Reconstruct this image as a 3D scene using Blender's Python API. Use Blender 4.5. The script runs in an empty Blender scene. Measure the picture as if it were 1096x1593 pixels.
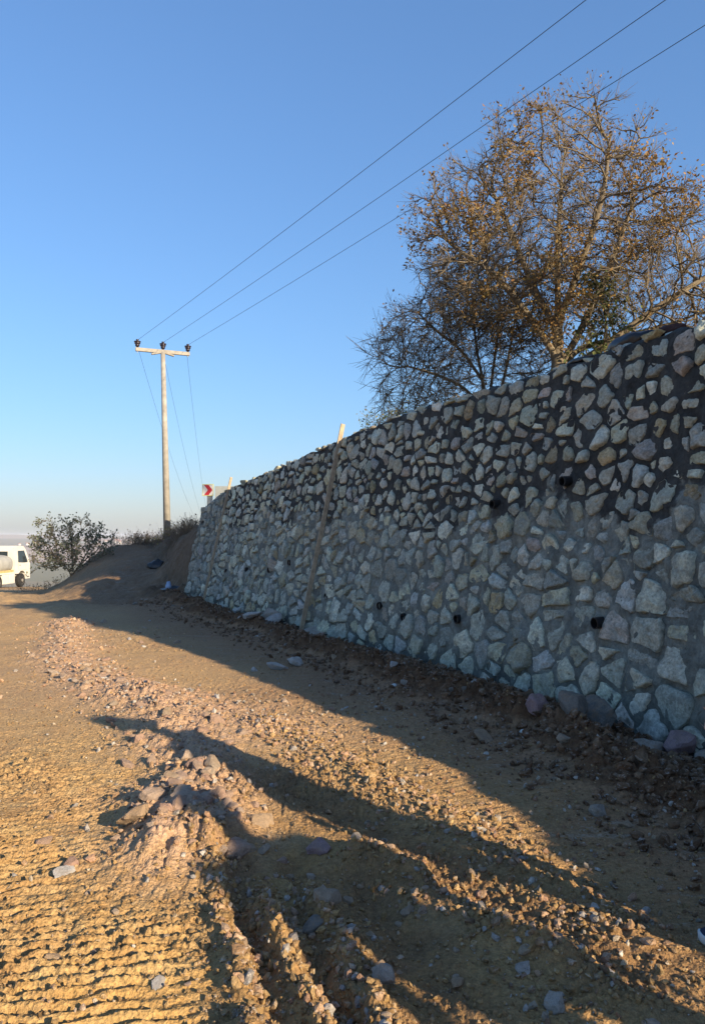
import bpy, bmesh, math, random
import numpy as np
from mathutils import Vector, Matrix, kdtree

sc = bpy.context.scene
C = sc.collection
R = math.radians
rng = np.random.default_rng(11)
random.seed(11)

# ------------------------------------------------------------------ camera, sky, sun, exposure
cam = bpy.data.cameras.new("camera")
cam.sensor_fit = 'VERTICAL'; cam.sensor_height = 36.0; cam.lens = 27.12
cam.clip_start = 0.05; cam.clip_end = 20000
camo = bpy.data.objects.new("camera", cam); C.objects.link(camo)
PITCH = math.atan(36.5 / 1200)
camo.location = (0, 0, 1.6); camo.rotation_euler = (R(90) + PITCH, 0, 0)
sc.camera = camo
SUN_AZ, SUN_EL = R(135), R(19.5)
SUN = Vector((math.sin(SUN_AZ) * math.cos(SUN_EL), math.cos(SUN_AZ) * math.cos(SUN_EL), math.sin(SUN_EL)))
w = bpy.data.worlds.new("World"); sc.world = w; w.use_nodes = True
nt = w.node_tree
sky = nt.nodes.new("ShaderNodeTexSky"); sky.sky_type = 'NISHITA'; sky.sun_disc = False
sky.sun_elevation = SUN_EL; sky.sun_rotation = SUN_AZ
sky.altitude = 150; sky.air_density = 1.5; sky.dust_density = 0.6; sky.ozone_density = 10.0
tintn = nt.nodes.new("ShaderNodeMix"); tintn.data_type = 'RGBA'; tintn.blend_type = 'MULTIPLY'; tintn.inputs[0].default_value = 1.0
tintn.inputs[7].default_value = (1.50, 1.405, 1.50, 1)
gam = nt.nodes.new("ShaderNodeGamma"); gam.inputs[1].default_value = 0.75          # a camera-like, even softening of the whole sky
nt.links.new(sky.outputs[0], gam.inputs[0]); nt.links.new(gam.outputs[0], tintn.inputs[6]); nt.links.new(tintn.outputs[2], nt.nodes["Background"].inputs[0])
nt.nodes["Background"].inputs[1].default_value = 0.10
sl = bpy.data.lights.new("sun", 'SUN'); sl.energy = 5.0; sl.angle = R(0.6); sl.color = (1.0, 0.82, 0.57)
slo = bpy.data.objects.new("sun", sl); C.objects.link(slo)
slo.rotation_euler = (-SUN).to_track_quat('-Z', 'Y').to_euler()
sc.view_settings.view_transform = 'Standard'; sc.view_settings.look = 'None'
sc.view_settings.gamma = 1.0; sc.view_settings.use_curve_mapping = False
sc.view_settings.exposure = 1.0
sc.render.engine = 'CYCLES'
sc.cycles.use_denoising = True
sc.cycles.max_bounces = 6; sc.cycles.volume_bounces = 1

# ------------------------------------------------------------------ numpy noise
def _h(ix, iy, seed):
    n = (ix.astype(np.int64) * 374761393 + iy.astype(np.int64) * 668265263 + seed * 144665) & 0xffffffff
    n = ((n ^ (n >> 13)) * 1274126177) & 0xffffffff
    n = n ^ (n >> 16)
    return (n & 0xffff) / 32767.5 - 1.0
def vn(x, y, seed=0):
    x = np.asarray(x, float); y = np.asarray(y, float)
    xi = np.floor(x); yi = np.floor(y); fx = x - xi; fy = y - yi
    u = fx * fx * fx * (fx * (fx * 6 - 15) + 10); v = fy * fy * fy * (fy * (fy * 6 - 15) + 10)
    a = _h(xi, yi, seed); b = _h(xi + 1, yi, seed); c = _h(xi, yi + 1, seed); d = _h(xi + 1, yi + 1, seed)
    return (a + (b - a) * u) * (1 - v) + (c + (d - c) * u) * v
def fbm(x, y, o=4, seed=0, g=0.5):
    s = 0; a = 1.0
    for i in range(o):
        s = s + a * vn(x * 2.03 ** i + 17.3 * i, y * 2.03 ** i - 9.1 * i, seed + i); a *= g
    return s
def sst(a, b, x):
    t = np.clip((x - a) / (b - a), 0, 1); return t * t * (3 - 2 * t)

# ------------------------------------------------------------------ object helpers
def link(o, parent=None):
    C.objects.link(o)
    if parent is not None: o.parent = parent
    return o
def tag(o, label=None, cat=None, group=None, kind=None):
    if label: o['label'] = label
    if cat: o['category'] = cat
    if group: o['group'] = group
    if kind: o['kind'] = kind
    return o
def thing(name, label, cat, loc=(0, 0, 0), rz=0, group=None):
    o = bpy.data.objects.new(name, None); o.location = loc; o.rotation_euler = (0, 0, rz); o.empty_display_size = 0.2
    return tag(link(o), label, cat, group)
def npmesh(name, V, F, smooth=True, m=None):
    V = np.ascontiguousarray(V, np.float32); F = np.ascontiguousarray(F, np.int32); k = F.shape[1]
    me = bpy.data.meshes.new(name)
    me.vertices.add(len(V)); me.vertices.foreach_set('co', V.ravel())
    me.loops.add(F.size); me.loops.foreach_set('vertex_index', F.ravel())
    me.polygons.add(len(F)); me.polygons.foreach_set('loop_start', np.arange(len(F), dtype=np.int32) * k)
    me.polygons.foreach_set('use_smooth', np.full(len(F), smooth))
    me.update(calc_edges=True)
    if m: me.materials.append(m)
    return me
def attr(me, name, vals):
    vals = np.asarray(vals, np.float32)
    if vals.ndim == 1:
        a = me.attributes.new(name, 'FLOAT', 'POINT'); a.data.foreach_set('value', vals)
    else:
        a = me.attributes.new(name, 'FLOAT_COLOR', 'POINT')
        a.data.foreach_set('color', np.c_[vals, np.ones(len(vals))].astype(np.float32).ravel())
def mobj(name, me, parent=None, loc=None):
    o = bpy.data.objects.new(name, me)
    if loc is not None: o.location = loc
    return link(o, parent)
def bobj(name, bm, m, parent=None, smooth=False, loc=None):
    bmesh.ops.recalc_face_normals(bm, faces=bm.faces)
    me = bpy.data.meshes.new(name); bm.to_mesh(me); bm.free()
    if smooth:
        for p in me.polygons: p.use_smooth = True
    me.materials.append(m)
    return mobj(name, me, parent, loc)
def add_box(bm, c, s, rot=None, bev=0.0):
    t = bmesh.new(); bmesh.ops.create_cube(t, size=1)
    bmesh.ops.scale(t, vec=s, verts=t.verts)
    if bev: bmesh.ops.bevel(t, geom=t.edges[:], offset=bev, segments=2, affect='EDGES', profile=0.6)
    if rot is not None: bmesh.ops.transform(t, matrix=rot.to_4x4(), verts=t.verts)
    bmesh.ops.translate(t, vec=c, verts=t.verts)
    me = bpy.data.meshes.new("tmp"); t.to_mesh(me); t.free(); bm.from_mesh(me); bpy.data.meshes.remove(me)
def add_tube(bm, a, b, r0, r1, n=12, cap=True):
    a = Vector(a); b = Vector(b); d = b - a
    t = bmesh.new(); bmesh.ops.create_cone(t, cap_ends=cap, segments=n, radius1=r0, radius2=r1, depth=d.length)
    bmesh.ops.transform(t, matrix=Matrix.Translation((a + b) / 2) @ d.to_track_quat('Z', 'Y').to_matrix().to_4x4(), verts=t.verts)
    me = bpy.data.meshes.new("tmp"); t.to_mesh(me); t.free(); bm.from_mesh(me); bpy.data.meshes.remove(me)
def add_lathe(bm, prof, n=16, M=None):
    rings = []
    for r, z in prof:
        ring = []
        for i in range(n):
            v = Vector((r * math.cos(2 * math.pi * i / n), r * math.sin(2 * math.pi * i / n), z))
            ring.append(bm.verts.new(M @ v if M else v))
        rings.append(ring)
    for a, b in zip(rings, rings[1:]):
        for i in range(n):
            bm.faces.new((a[i], a[(i + 1) % n], b[(i + 1) % n], b[i]))
    bm.faces.new(rings[0]); bm.faces.new(rings[-1])

# ------------------------------------------------------------------ material helper
class N:
    def __init__(s, name, rough=0.85, spec=0.3):
        s.m = bpy.data.materials.new(name); s.m.use_nodes = True
        s.t = s.m.node_tree; s.b = s.t.nodes['Principled BSDF']
        s.b.inputs['Roughness'].default_value = rough
        s.b.inputs['Specular IOR Level'].default_value = spec
    def n(s, typ, **k):
        x = s.t.nodes.new(typ)
        for a, v in k.items(): setattr(x, a, v)
        return x
    def put(s, sock, v):
        if v is None: return
        if hasattr(v, 'links'): s.t.links.new(v, sock)
        else:
            if isinstance(v, tuple) and len(v) == 3 and sock.type == 'RGBA': v = v + (1,)
            sock.default_value = v
    def pos(s): return s.n("ShaderNodeNewGeometry").outputs['Position']
    def obj(s): return s.n("ShaderNodeTexCoord").outputs['Object']
    def rnd(s): return s.n("ShaderNodeObjectInfo").outputs['Random']
    def at(s, name, col=False):
        a = s.n("ShaderNodeAttribute", attribute_name=name); return a.outputs['Color' if col else 'Fac']
    def scale(s, vec, sv):
        m = s.n("ShaderNodeMapping"); s.put(m.inputs['Vector'], vec); m.inputs['Scale'].default_value = sv; return m.outputs[0]
    def noise(s, vec, sc_, det=5, rough=0.6, dist=0.0):
        x = s.n("ShaderNodeTexNoise"); s.put(x.inputs['Vector'], vec)
        x.inputs['Scale'].default_value = sc_; x.inputs['Detail'].default_value = det
        x.inputs['Roughness'].default_value = rough; x.inputs['Distortion'].default_value = dist
        return x.outputs['Fac']
    def vor(s, vec, sc_, feat='F1'):
        x = s.n("ShaderNodeTexVoronoi", feature=feat); s.put(x.inputs['Vector'], vec); x.inputs['Scale'].default_value = sc_
        return x.outputs['Distance']
    def ramp(s, f, a, b, lo=0.0, hi=1.0):
        x = s.n("ShaderNodeMapRange", interpolation_type='SMOOTHSTEP'); s.put(x.inputs[0], f)
        x.inputs[1].default_value = a; x.inputs[2].default_value = b; x.inputs[3].default_value = lo; x.inputs[4].default_value = hi
        return x.outputs[0]
    def math(s, op, a, b=None, clamp=False):
        x = s.n("ShaderNodeMath", operation=op, use_clamp=clamp); s.put(x.inputs[0], a)
        if b is not None: s.put(x.inputs[1], b)
        return x.outputs[0]
    def mix(s, f, a, b, bt='MIX'):
        x = s.n("ShaderNodeMix", data_type='RGBA', blend_type=bt); s.put(x.inputs[0], f); s.put(x.inputs[6], a); s.put(x.inputs[7], b)
        return x.outputs[2]
    def val(s, col, v):
        x = s.n("ShaderNodeHueSaturation"); s.put(x.inputs['Color'], col); s.put(x.inputs['Value'], v); return x.outputs[0]
    def sep(s, v):
        x = s.n("ShaderNodeSeparateXYZ"); s.put(x.inputs[0], v); return x.outputs
    def bump(s, h, strength=0.5, dist=0.02, nrm=None):
        x = s.n("ShaderNodeBump"); s.put(x.inputs['Height'], h); x.inputs['Strength'].default_value = strength
        x.inputs['Distance'].default_value = dist
        if nrm is not None: s.put(x.inputs['Normal'], nrm)
        return x.outputs[0]
    def done(s, col, bump=None, rough=None):
        s.put(s.b.inputs['Base Color'], col)
        if bump is not None: s.put(s.b.inputs['Normal'], bump)
        if rough is not None: s.put(s.b.inputs['Roughness'], rough)
        return s.m
def plain(name, col, rough=0.6, var=0.25, sc_=8.0, bump=0.0, spec=0.3, metal=0.0):
    k = N(name, rough, spec); p = k.obj()
    f = k.noise(p, sc_, 5)
    c = k.val(k.mix(0.0, col, col), k.ramp(f, 0.25, 0.75, 1 - var, 1 + var))
    k.b.inputs['Metallic'].default_value = metal
    return k.done(c, k.bump(f, bump, 0.01) if bump else None)

# ------------------------------------------------------------------ the curve of the wall's foot
def catmull(P, n=24):
    P = np.array(P, float); P = np.vstack([2 * P[0] - P[1], P, 2 * P[-1] - P[-2]]); out = []
    for i in range(1, len(P) - 2):
        for t in np.linspace(0, 1, n, endpoint=False):
            a, b, c, d = P[i - 1:i + 3]
            out.append(0.5 * (2 * b + (c - a) * t + (2 * a - 5 * b + 4 * c - d) * t * t + (3 * b - a - 3 * c + d) * t ** 3))
    out.append(P[-2]); return np.array(out)
WALL_PTS = [(4.45, -1.5), (3.75, 1.0), (3.2, 3.0), (2.43, 5.36), (1.78, 7.2), (0.73, 9.56), (-0.82, 12.69), (-1.82, 14.61), (-3.5, 17.8), (-4.13, 18.89)]
WC = catmull(WALL_PTS)
WU = np.r_[0, np.cumsum(np.hypot(*np.diff(WC, axis=0).T))]
WLEN = WU[-1]
def wall_P(u):
    u = np.asarray(u, float); return np.stack([np.interp(u, WU, WC[:, 0]), np.interp(u, WU, WC[:, 1])], -1)
def wall_Nin(u):
    d = wall_P(np.asarray(u) + 0.15) - wall_P(np.asarray(u) - 0.15)
    uu = np.asarray(u); e = 0.15
    a = wall_P(np.clip(uu - e, 0, WLEN)); b = wall_P(np.clip(uu + e, 0, WLEN)); d = b - a
    d = d / np.linalg.norm(d, axis=-1, keepdims=True)
    return np.stack([d[..., 1], -d[..., 0]], -1)
def u_of_y(y): return np.interp(y, WC[:, 1], WU)
HT_Y = [-1.5, 2.0, 3.0, 4.5, 5.25, 5.85, 10.7, 12.7, 14.5, 17.3, 18.1, 18.89]
HT_Z = [1.4, 1.6, 1.75, 2.3, 2.9, 3.34, 3.34, 3.19, 2.97, 2.66, 2.52, 2.22]
def wall_H(u): return np.interp(np.interp(u, WU, WC[:, 1]), HT_Y, HT_Z)
BAT = 0.2
def wall_W(u, z, off=0.0):
    u = np.asarray(u, float); z = np.asarray(z, float); n = wall_Nin(u)
    p = wall_P(u) + n * (BAT * z - off)[..., None]
    return np.concatenate([p, (z + 0.2 * np.asarray(off) * np.ones_like(z))[..., None]], -1)

# ------------------------------------------------------------------ the lie of the land
FOOT = np.vstack([[(9.0, -30.0), (6.0, -12.0)], WC, [(-4.9, 20.6), (-6.5, 26), (-8.2, 31.5), (-10.5, 37.0)]])
FS = np.r_[0, np.cumsum(np.hypot(*np.diff(FOOT, axis=0).T))]
F0 = FS[2]                                    # arclength where the wall starts
def pl_dist(x, y, P, S=None):
    best = np.full(x.shape, 1e9); bs = np.zeros(x.shape); sg = np.ones(x.shape)
    if S is None: S = np.r_[0, np.cumsum(np.hypot(*np.diff(P, axis=0).T))]
    for i in range(len(P) - 1):
        ax, ay = P[i]; dx, dy = P[i + 1] - P[i]; L2 = dx * dx + dy * dy
        t = np.clip(((x - ax) * dx + (y - ay) * dy) / L2, 0, 1)
        ex = x - ax - t * dx; ey = y - ay - t * dy; d = np.hypot(ex, ey); k = d < best
        best = np.where(k, d, best); bs = np.where(k, S[i] + t * (S[i + 1] - S[i]), bs)
        sg = np.where(k, np.where(dy * (x - ax) - dx * (y - ay) > 0, 1, -1), sg)
    return best, bs, sg
FOOT_C = FOOT[np.r_[0:2, 2:len(FOOT) - 4:6, len(FOOT) - 4:len(FOOT)]]
FS_C = FS[np.r_[0:2, 2:len(FOOT) - 4:6, len(FOOT) - 4:len(FOOT)]]
RIDGE = [  # polyline, half width, height, clumpiness
    ([(-5.3, 14.4), (-4.7, 12.8), (-3.6, 9.8), (-2.55, 8.0), (-1.85, 7.1), (-1.3, 6.1), (-0.98, 5.3), (-0.95, 4.6), (-0.87, 4.05)], 0.34, 0.085, 0.9),
    ([(-2.0, 7.6), (-1.2, 7.0), (-0.7, 6.3)], 0.4, 0.06, 0.5),
    ([(-1.0, 4.5), (-0.8, 4.2)], 0.27, 0.05, 0.7),
    ([(-0.74, 4.0), (-0.61, 3.63), (-0.45, 3.1), (-0.36, 2.75), (-0.28, 2.35)], 0.06, 0.075, 0.5),
    ([(-0.42, 3.6), (-0.31, 3.25), (-0.2, 2.9), (-0.11, 2.6), (-0.05, 2.35)], 0.055, 0.06, 0.7),
    ([(-0.2, 3.6), (-0.05, 3.12), (0.05, 2.7), (0.12, 2.4)], 0.06, 0.055, 0.8),
    ([(0.04, 3.92), (0.28, 3.66), (0.48, 3.38), (0.66, 3.11), (0.84, 2.93), (0.98, 2.77)], 0.10, 0.075, 0.9),
    ([(-0.75, 6.5), (-0.45, 5.95), (-0.04, 5.3), (0.35, 4.6), (0.66, 3.95), (0.9, 3.5), (1.1, 3.1)], 0.16, 0.04, 0.5),
]
RUT = [
    ([(-0.62, 4.0), (-0.5, 3.6), (-0.38, 2.98), (-0.28, 2.6), (-0.2, 2.35)], 0.07, 0.06),
    ([(-0.3, 3.9), (-0.2, 3.5), (-0.11, 2.87), (-0.02, 2.6), (0.05, 2.35)], 0.07, 0.06),
    ([(-0.45, 5.0), (0.02, 4.3), (0.42, 3.75), (0.76, 3.25), (1.0, 2.92)], 0.12, 0.04),
    ([(0.05, 3.7), (0.17, 3.2), (0.3, 2.7), (0.4, 2.35)], 0.12, 0.06),
]
def foot_sd(x, y):
    d, s, sg = pl_dist(x, y, FOOT_C, FS_C); return d * sg, s
def valley(x, y):
    r = np.hypot(x, y)
    z = -60 + 6 * fbm(x / 400, y / 400, 4, 5) + sst(1500, 5200, r) * (50 + 14 * fbm(x / 1500, y / 1500, 4, 8)) + sst(4200, 6400, r) * 9
    return z
def ground(x, y, masks=False):
    x = np.asarray(x, float); y = np.asarray(y, float)
    r = np.hypot(x, y); t = x / np.maximum(y, 1.0)
    Lm = sst(-0.41, -0.30, t)
    zr = 0.09 * np.clip(y - 20, 0, 13) - 0.24 * np.clip(y - 33.5, 0, None)
    zl = -0.056 * np.clip(y - 18, 0, 42) - 0.30 * np.clip(y - 58, 0, None)
    base = zr * Lm + zl * (1 - Lm) - 0.16 * np.clip(-x - 30, 0, None) - 0.15 * np.clip(-y - 40, 0, None)
    s, fs = foot_sd(x, y); u = fs - F0
    H = wall_H(np.clip(u, 0, WLEN)); inw = sst(-0.3, 0.0, u) * (1 - sst(WLEN - 0.05, WLEN + 0.3, u))
    wob = 0.12 * fbm(x * 0.9, y * 0.9, 3, 31)
    ramp = inw * sst(0.78, 0.93, s) + (1 - inw) * sst(-0.1 + wob, np.where(u > WLEN, 0.95, 1.6) + wob, s)
    yy = np.interp(np.clip(u, 0, WLEN), WU, WC[:, 1])
    slope = np.interp(yy, [0, 8, 13, 18], [0.12, 0.10, 0.0, -0.02])
    topw = H - 0.14
    uo = np.clip(u - WLEN, 0, None)
    topb = np.interp(uo, [0, 2.5, 8, 13.5, 19], [2.0, 1.75, 1.55, 1.55, 0.9])
    top = np.where(u > WLEN, topb, topw) + slope * np.clip(s - 1, 0, 25) - 0.16 * np.clip(r - 46, 0, None)
    top = top + 0.08 * fbm(x * 0.5, y * 0.5, 3, 77) * sst(1, 3, s)
    z = base + (top - base) * ramp
    near = 1 - sst(24, 60, r)
    z = z + near * (0.035 * fbm(x * 0.35, y * 0.35, 3, 3) + 0.010 * fbm(x * 1.7, y * 1.7, 3, 4))
    berm = np.zeros_like(z); pink = np.zeros_like(z); tread = np.zeros_like(z); clod = np.zeros_like(z); wetm = np.zeros_like(z); bank = np.zeros_like(z); moist_shade = np.zeros_like(z)
    k = (r < 40)
    if k.any():
        X = x[k]; Y = y[k]; S = s[k]; U = u[k]
        wid = np.interp(Y, [2, 4, 5.5, 9, 14, 19], [1.45, 1.5, 1.25, 1.05, 0.9, 0.8]) + 0.3 * fbm(X * 1.3, Y * 1.3, 3, 12)
        b = sst(wid, wid * 0.45, -S) * (S < 0.8) * sst(0, 1, U) * (1 - sst(WLEN + 1, WLEN + 5, U))
        b = np.where(S > 0.1, b * (inw[k] > 0.5), b)
        crest = np.exp(-((-S - 0.55 * wid) / (0.33 * wid)) ** 2)
        lump = fbm(X * 2.3, Y * 2.3, 4, 21)
        big = np.abs(vn(X * 7, Y * 7, 41)) + 0.6 * np.abs(vn(X * 15, Y * 15, 42)) + 0.4 * np.abs(vn(X * 33, Y * 33, 43))
        dz = b * (0.05 + 0.11 * crest * (0.8 + 0.5 * lump) + 0.045 * big * crest)
        hole = np.exp(-(((X - 2.02) / 0.2) ** 2 + ((Y - 5.72) / 0.16) ** 2)); dz = dz - 0.16 * hole
        cm = b * 0.9; pk = np.zeros_like(X)
        for P, hw, h, cl in RIDGE:
            P = np.array(P, float)
            jx = 0.35 * hw * vn(X * 3, Y * 3, 60); jy = 0.35 * hw * vn(X * 3, Y * 3, 61)
            d, _, _ = pl_dist(X + jx, Y + jy, P)
            g = np.exp(-(d / hw) ** 2); mod = np.clip(0.75 + 0.5 * vn(X / hw * 0.4, Y / hw * 0.4, 62), 0, 1.5)
            dz = dz + g * h * mod * (1 + cl * 0.25 * (big - 0.5)); cm = np.maximum(cm, g * cl)
            if hw > 0.25: pk = np.maximum(pk, np.exp(-(d / (hw * 1.25)) ** 2))
        for P, hw, h in RUT:
            d, _, _ = pl_dist(X + 0.05 * vn(X * 6, Y * 6, 63) + 0.02 * vn(X * 19, Y * 19, 76), Y, np.array(P, float)); e_ = np.exp(-(d / hw) ** 2); dz = dz - h * e_ * (0.8 + 0.5 * vn(X * 4, Y * 4, 77)); moist_shade[k] = np.maximum(moist_shade[k], np.exp(-(d / (hw * 2.6)) ** 2)); cm = np.maximum(cm, 0.6 * np.exp(-(d / (hw * 2)) ** 2))
        bk = sst(WLEN - 0.2, WLEN + 0.4, U) * sst(-0.25, 0.1, S) * sst(2.4, 1.5, S); bank[k] = np.maximum(bk, 0.5 * sst(15.5, 20, Y) * sst(-0.46, -0.36, X / np.maximum(Y, 1)))
        dz = dz + bk * 0.16 * (np.abs(fbm(X * 1.6, Y * 1.6, 4, 81)) - 0.4)
        dz = dz + sst(14, 20, Y) * (0.075 * fbm(X * 0.9, Y * 0.6, 4, 82) + 0.04 * np.abs(fbm(X * 3.1, Y * 2.3, 3, 83)))
        # cleat marks pressed across the direction of travel
        q = (-0.34 * X + 0.94 * Y) / 0.072 + 0.6 * vn(X * 1.3, Y * 1.3, 64) + 0.24 * vn(X * 6, Y * 6, 65) + 0.10 * vn(X * 17, Y * 17, 75)
        saw = q - np.floor(q); prof = np.where(saw < 0.28, saw / 0.28, (1 - saw) / 0.72)
        lat = 0.94 * X + 0.34 * Y
        tm = sst(0.62, 0.30, lat + 0.1 * vn(X * 2, Y * 2, 66)) * sst(6.2, 4.4, Y) * (1 - 0.8 * sst(0.0, 0.5, pk))
        tm = tm * np.clip(0.65 + 0.9 * vn(X * 1.3, Y * 2.6, 67) + 0.4 * vn(X * 7, Y * 9, 71), 0.0, 1.15)
        tr = sst(0.2, 0.5, X + 0.3 * Y - 1.1) * (S < -0.7) * np.clip(0.3 + 0.7 * vn(X * 1.4, Y * 1.4, 68), 0, 1) * sst(9, 6, Y)
        tl = 0.6 * sst(3.8, 4.6, Y) * sst(10, 6.0, Y) * sst(-0.3, -1.1, X) * np.clip(vn(X * 0.9, Y * 0.9, 69) + 0.3, 0, 1)
        fine = (np.abs(vn(X * 16, Y * 16, 44)) + 0.7 * np.abs(vn(X * 36, Y * 36, 45)) + 0.5 * np.abs(vn(X * 75, Y * 75, 46)))
        dz = dz + (0.036 * tm + 0.022 * tr + 0.018 * tl) * (prof - 0.4) * (0.75 + 0.5 * vn(X * 14, Y * 14, 70))
        rough = 0.011 + 0.014 * cm + 0.016 * tm + 0.010 * sst(0.2, 0.7, fbm(X * 1.1, Y * 1.1, 3, 74))
        dz = dz + rough * (fine - 0.6) * (0.7 + 0.6 * vn(X * 1.2, Y * 1.2, 72))
        dz = dz + 0.022 * cm * (big - 0.5)
        f = (1 - sst(33, 40, r[k])) * (1 - inw[k] * sst(0.4, 0.78, S))
        z[k] = z[k] + dz * f
        berm[k] = b; pink[k] = pk; clod[k] = cm; tread[k] = tm
        wetm[k] = sst(3.2, 0.9, -S + 0.4 * vn(X * 0.8, Y * 0.8, 73)) * (S < 1)
    if (r > 60).any():
        v = valley(x, y); z = np.where(r > 60, np.maximum(z, v) + 0.0, z)
    if masks: return z, berm, pink, tread, clod, s, wetm, bank, moist_shade
    return z
def gz(x, y): return float(ground(np.array([x]), np.array([y]))[0])

ang = np.concatenate([np.arange(-27, 27, 0.075), np.arange(27, 100, 0.6), np.arange(100, 260, 4), np.arange(260, 333, 0.6)])
ang = np.radians(ang)
rad = np.concatenate([np.geomspace(0.3, 2.25, 26, endpoint=False), np.geomspace(2.25, 42, 900, endpoint=False), np.geomspace(42, 75, 40, endpoint=False), np.geomspace(75, 6800, 70)])
na, nr = len(ang), len(rad)
RR, AA = np.meshgrid(rad, ang, indexing='ij')
GX = (RR * np.sin(AA)).ravel(); GY = (RR * np.cos(AA)).ravel()
GZ, mb_, mp_, mt_, mc_, ms_, mw_, mbk_, mmo_ = ground(GX, GY, True)
i = np.arange(nr - 1)[:, None] * na; j = np.arange(na)[None, :]; j2 = (j + 1) % na
GF = np.stack([i + j, i + na + j, i + na + j2, i + j2], -1).reshape(-1, 4)
c0 = len(GX)

def ground_material():
    k = N("soil", 0.95, 0.15); p = k.pos(); x, y, z = k.sep(p)
    a = k.noise(p, 0.8, 6, 0.6); b = k.noise(p, 6, 6, 0.65); c = k.noise(p, 45, 4, 0.7); d = k.noise(p, 190, 3, 0.7)
    och = k.mix(k.ramp(a, 0.35, 0.65), (0.485, 0.295, 0.105), (0.375, 0.220, 0.092))
    och = k.mix(k.ramp(b, 0.35, 0.7, 0, 0.6), och, (0.50, 0.355, 0.17))
    och = k.mix(k.ramp(y, 3.4, 7.5, 0, 0.55), och, (0.45, 0.305, 0.18))
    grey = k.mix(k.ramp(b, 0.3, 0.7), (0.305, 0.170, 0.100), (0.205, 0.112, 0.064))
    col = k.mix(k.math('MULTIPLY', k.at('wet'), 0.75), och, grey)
    col = k.mix(k.math('MULTIPLY', k.at('pink'), k.ramp(b, 0.3, 0.6, 0.35, 0.9)), col, k.mix(c, (0.46, 0.28, 0.18), (0.52, 0.36, 0.25)))
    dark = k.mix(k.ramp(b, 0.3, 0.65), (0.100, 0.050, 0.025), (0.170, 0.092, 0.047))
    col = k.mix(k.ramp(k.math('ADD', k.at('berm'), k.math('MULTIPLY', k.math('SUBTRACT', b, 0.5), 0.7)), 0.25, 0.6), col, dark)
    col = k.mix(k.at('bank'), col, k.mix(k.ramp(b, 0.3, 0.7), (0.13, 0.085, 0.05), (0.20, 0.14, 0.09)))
    col = k.mix(k.math('MULTIPLY', k.at('moist_shade'), k.ramp(b, 0.3, 0.65, 0.45, 0.9)), col, (0.21, 0.118, 0.058))  # moist rut soil, with the shade of the ruts also put into the colour
    # pale clay smears, scraped along
    st = k.noise(k.scale(p, (1.2, 4.0, 1)), 1.6, 5, 0.7, 0.6)
    pale = k.math('MULTIPLY', k.ramp(st, 0.545, 0.70), k.ramp(c, 0.35, 0.6))
    col = k.mix(k.math('MULTIPLY', pale, k.math('MULTIPLY', k.math('MULTIPLY', k.at('wet'), k.math('SUBTRACT', 1.0, k.at('berm'))), 0.6)), col, (0.36, 0.34, 0.29))
    col = k.val(col, k.ramp(c, 0.25, 0.75, 0.72, 1.22)); col = k.val(col, k.ramp(d, 0.3, 0.7, 0.8, 1.15))
    # beyond the brow: farmland far below
    fx = k.n("ShaderNodeTexVoronoi", feature='F1'); k.put(fx.inputs['Vector'], k.scale(p, (0.0022, 0.0016, 0))); fx.inputs['Scale'].default_value = 1
    fld = k.mix(k.ramp(k.sep(fx.outputs['Color'])[0], 0.2, 0.8), (0.30, 0.20, 0.14), (0.17, 0.16, 0.09))
    fld = k.mix(k.ramp(k.sep(fx.outputs['Color'])[1], 0.6, 0.9), fld, (0.36, 0.27, 0.2))
    rr = k.n("ShaderNodeVectorMath", operation='LENGTH'); k.put(rr.inputs[0], p)
    col = k.mix(k.ramp(rr.outputs['Value'], 70, 140), col, fld)
    # thin dry turf on the retained ground
    turf = k.mix(k.ramp(b, 0.3, 0.7), (0.13, 0.10, 0.05), (0.10, 0.085, 0.04))
    col = k.mix(k.at('turf'), col, turf)
    h = k.math('ADD', k.math('MULTIPLY', c, 0.6), k.math('MULTIPLY', d, 0.35))
    cr = k.vor(p, 70); h = k.math('ADD', h, k.math('MULTIPLY', cr, 0.5))
    return k.done(col, k.bump(h, 0.8, 0.022))
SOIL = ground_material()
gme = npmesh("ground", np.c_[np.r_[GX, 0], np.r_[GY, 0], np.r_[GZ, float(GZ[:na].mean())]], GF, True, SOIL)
for nm, v in (('berm', mb_), ('pink', mp_), ('wet', mw_), ('bank', mbk_), ('moist_shade', mmo_), ('turf', sst(1.1, 2.2, ms_) * (1 - sst(60, 100, np.hypot(GX, GY))))):
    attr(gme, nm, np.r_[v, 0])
g = tag(mobj("ground", gme), "rutted ochre dirt track with dark loose soil along the wall foot", kind="structure")

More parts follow.
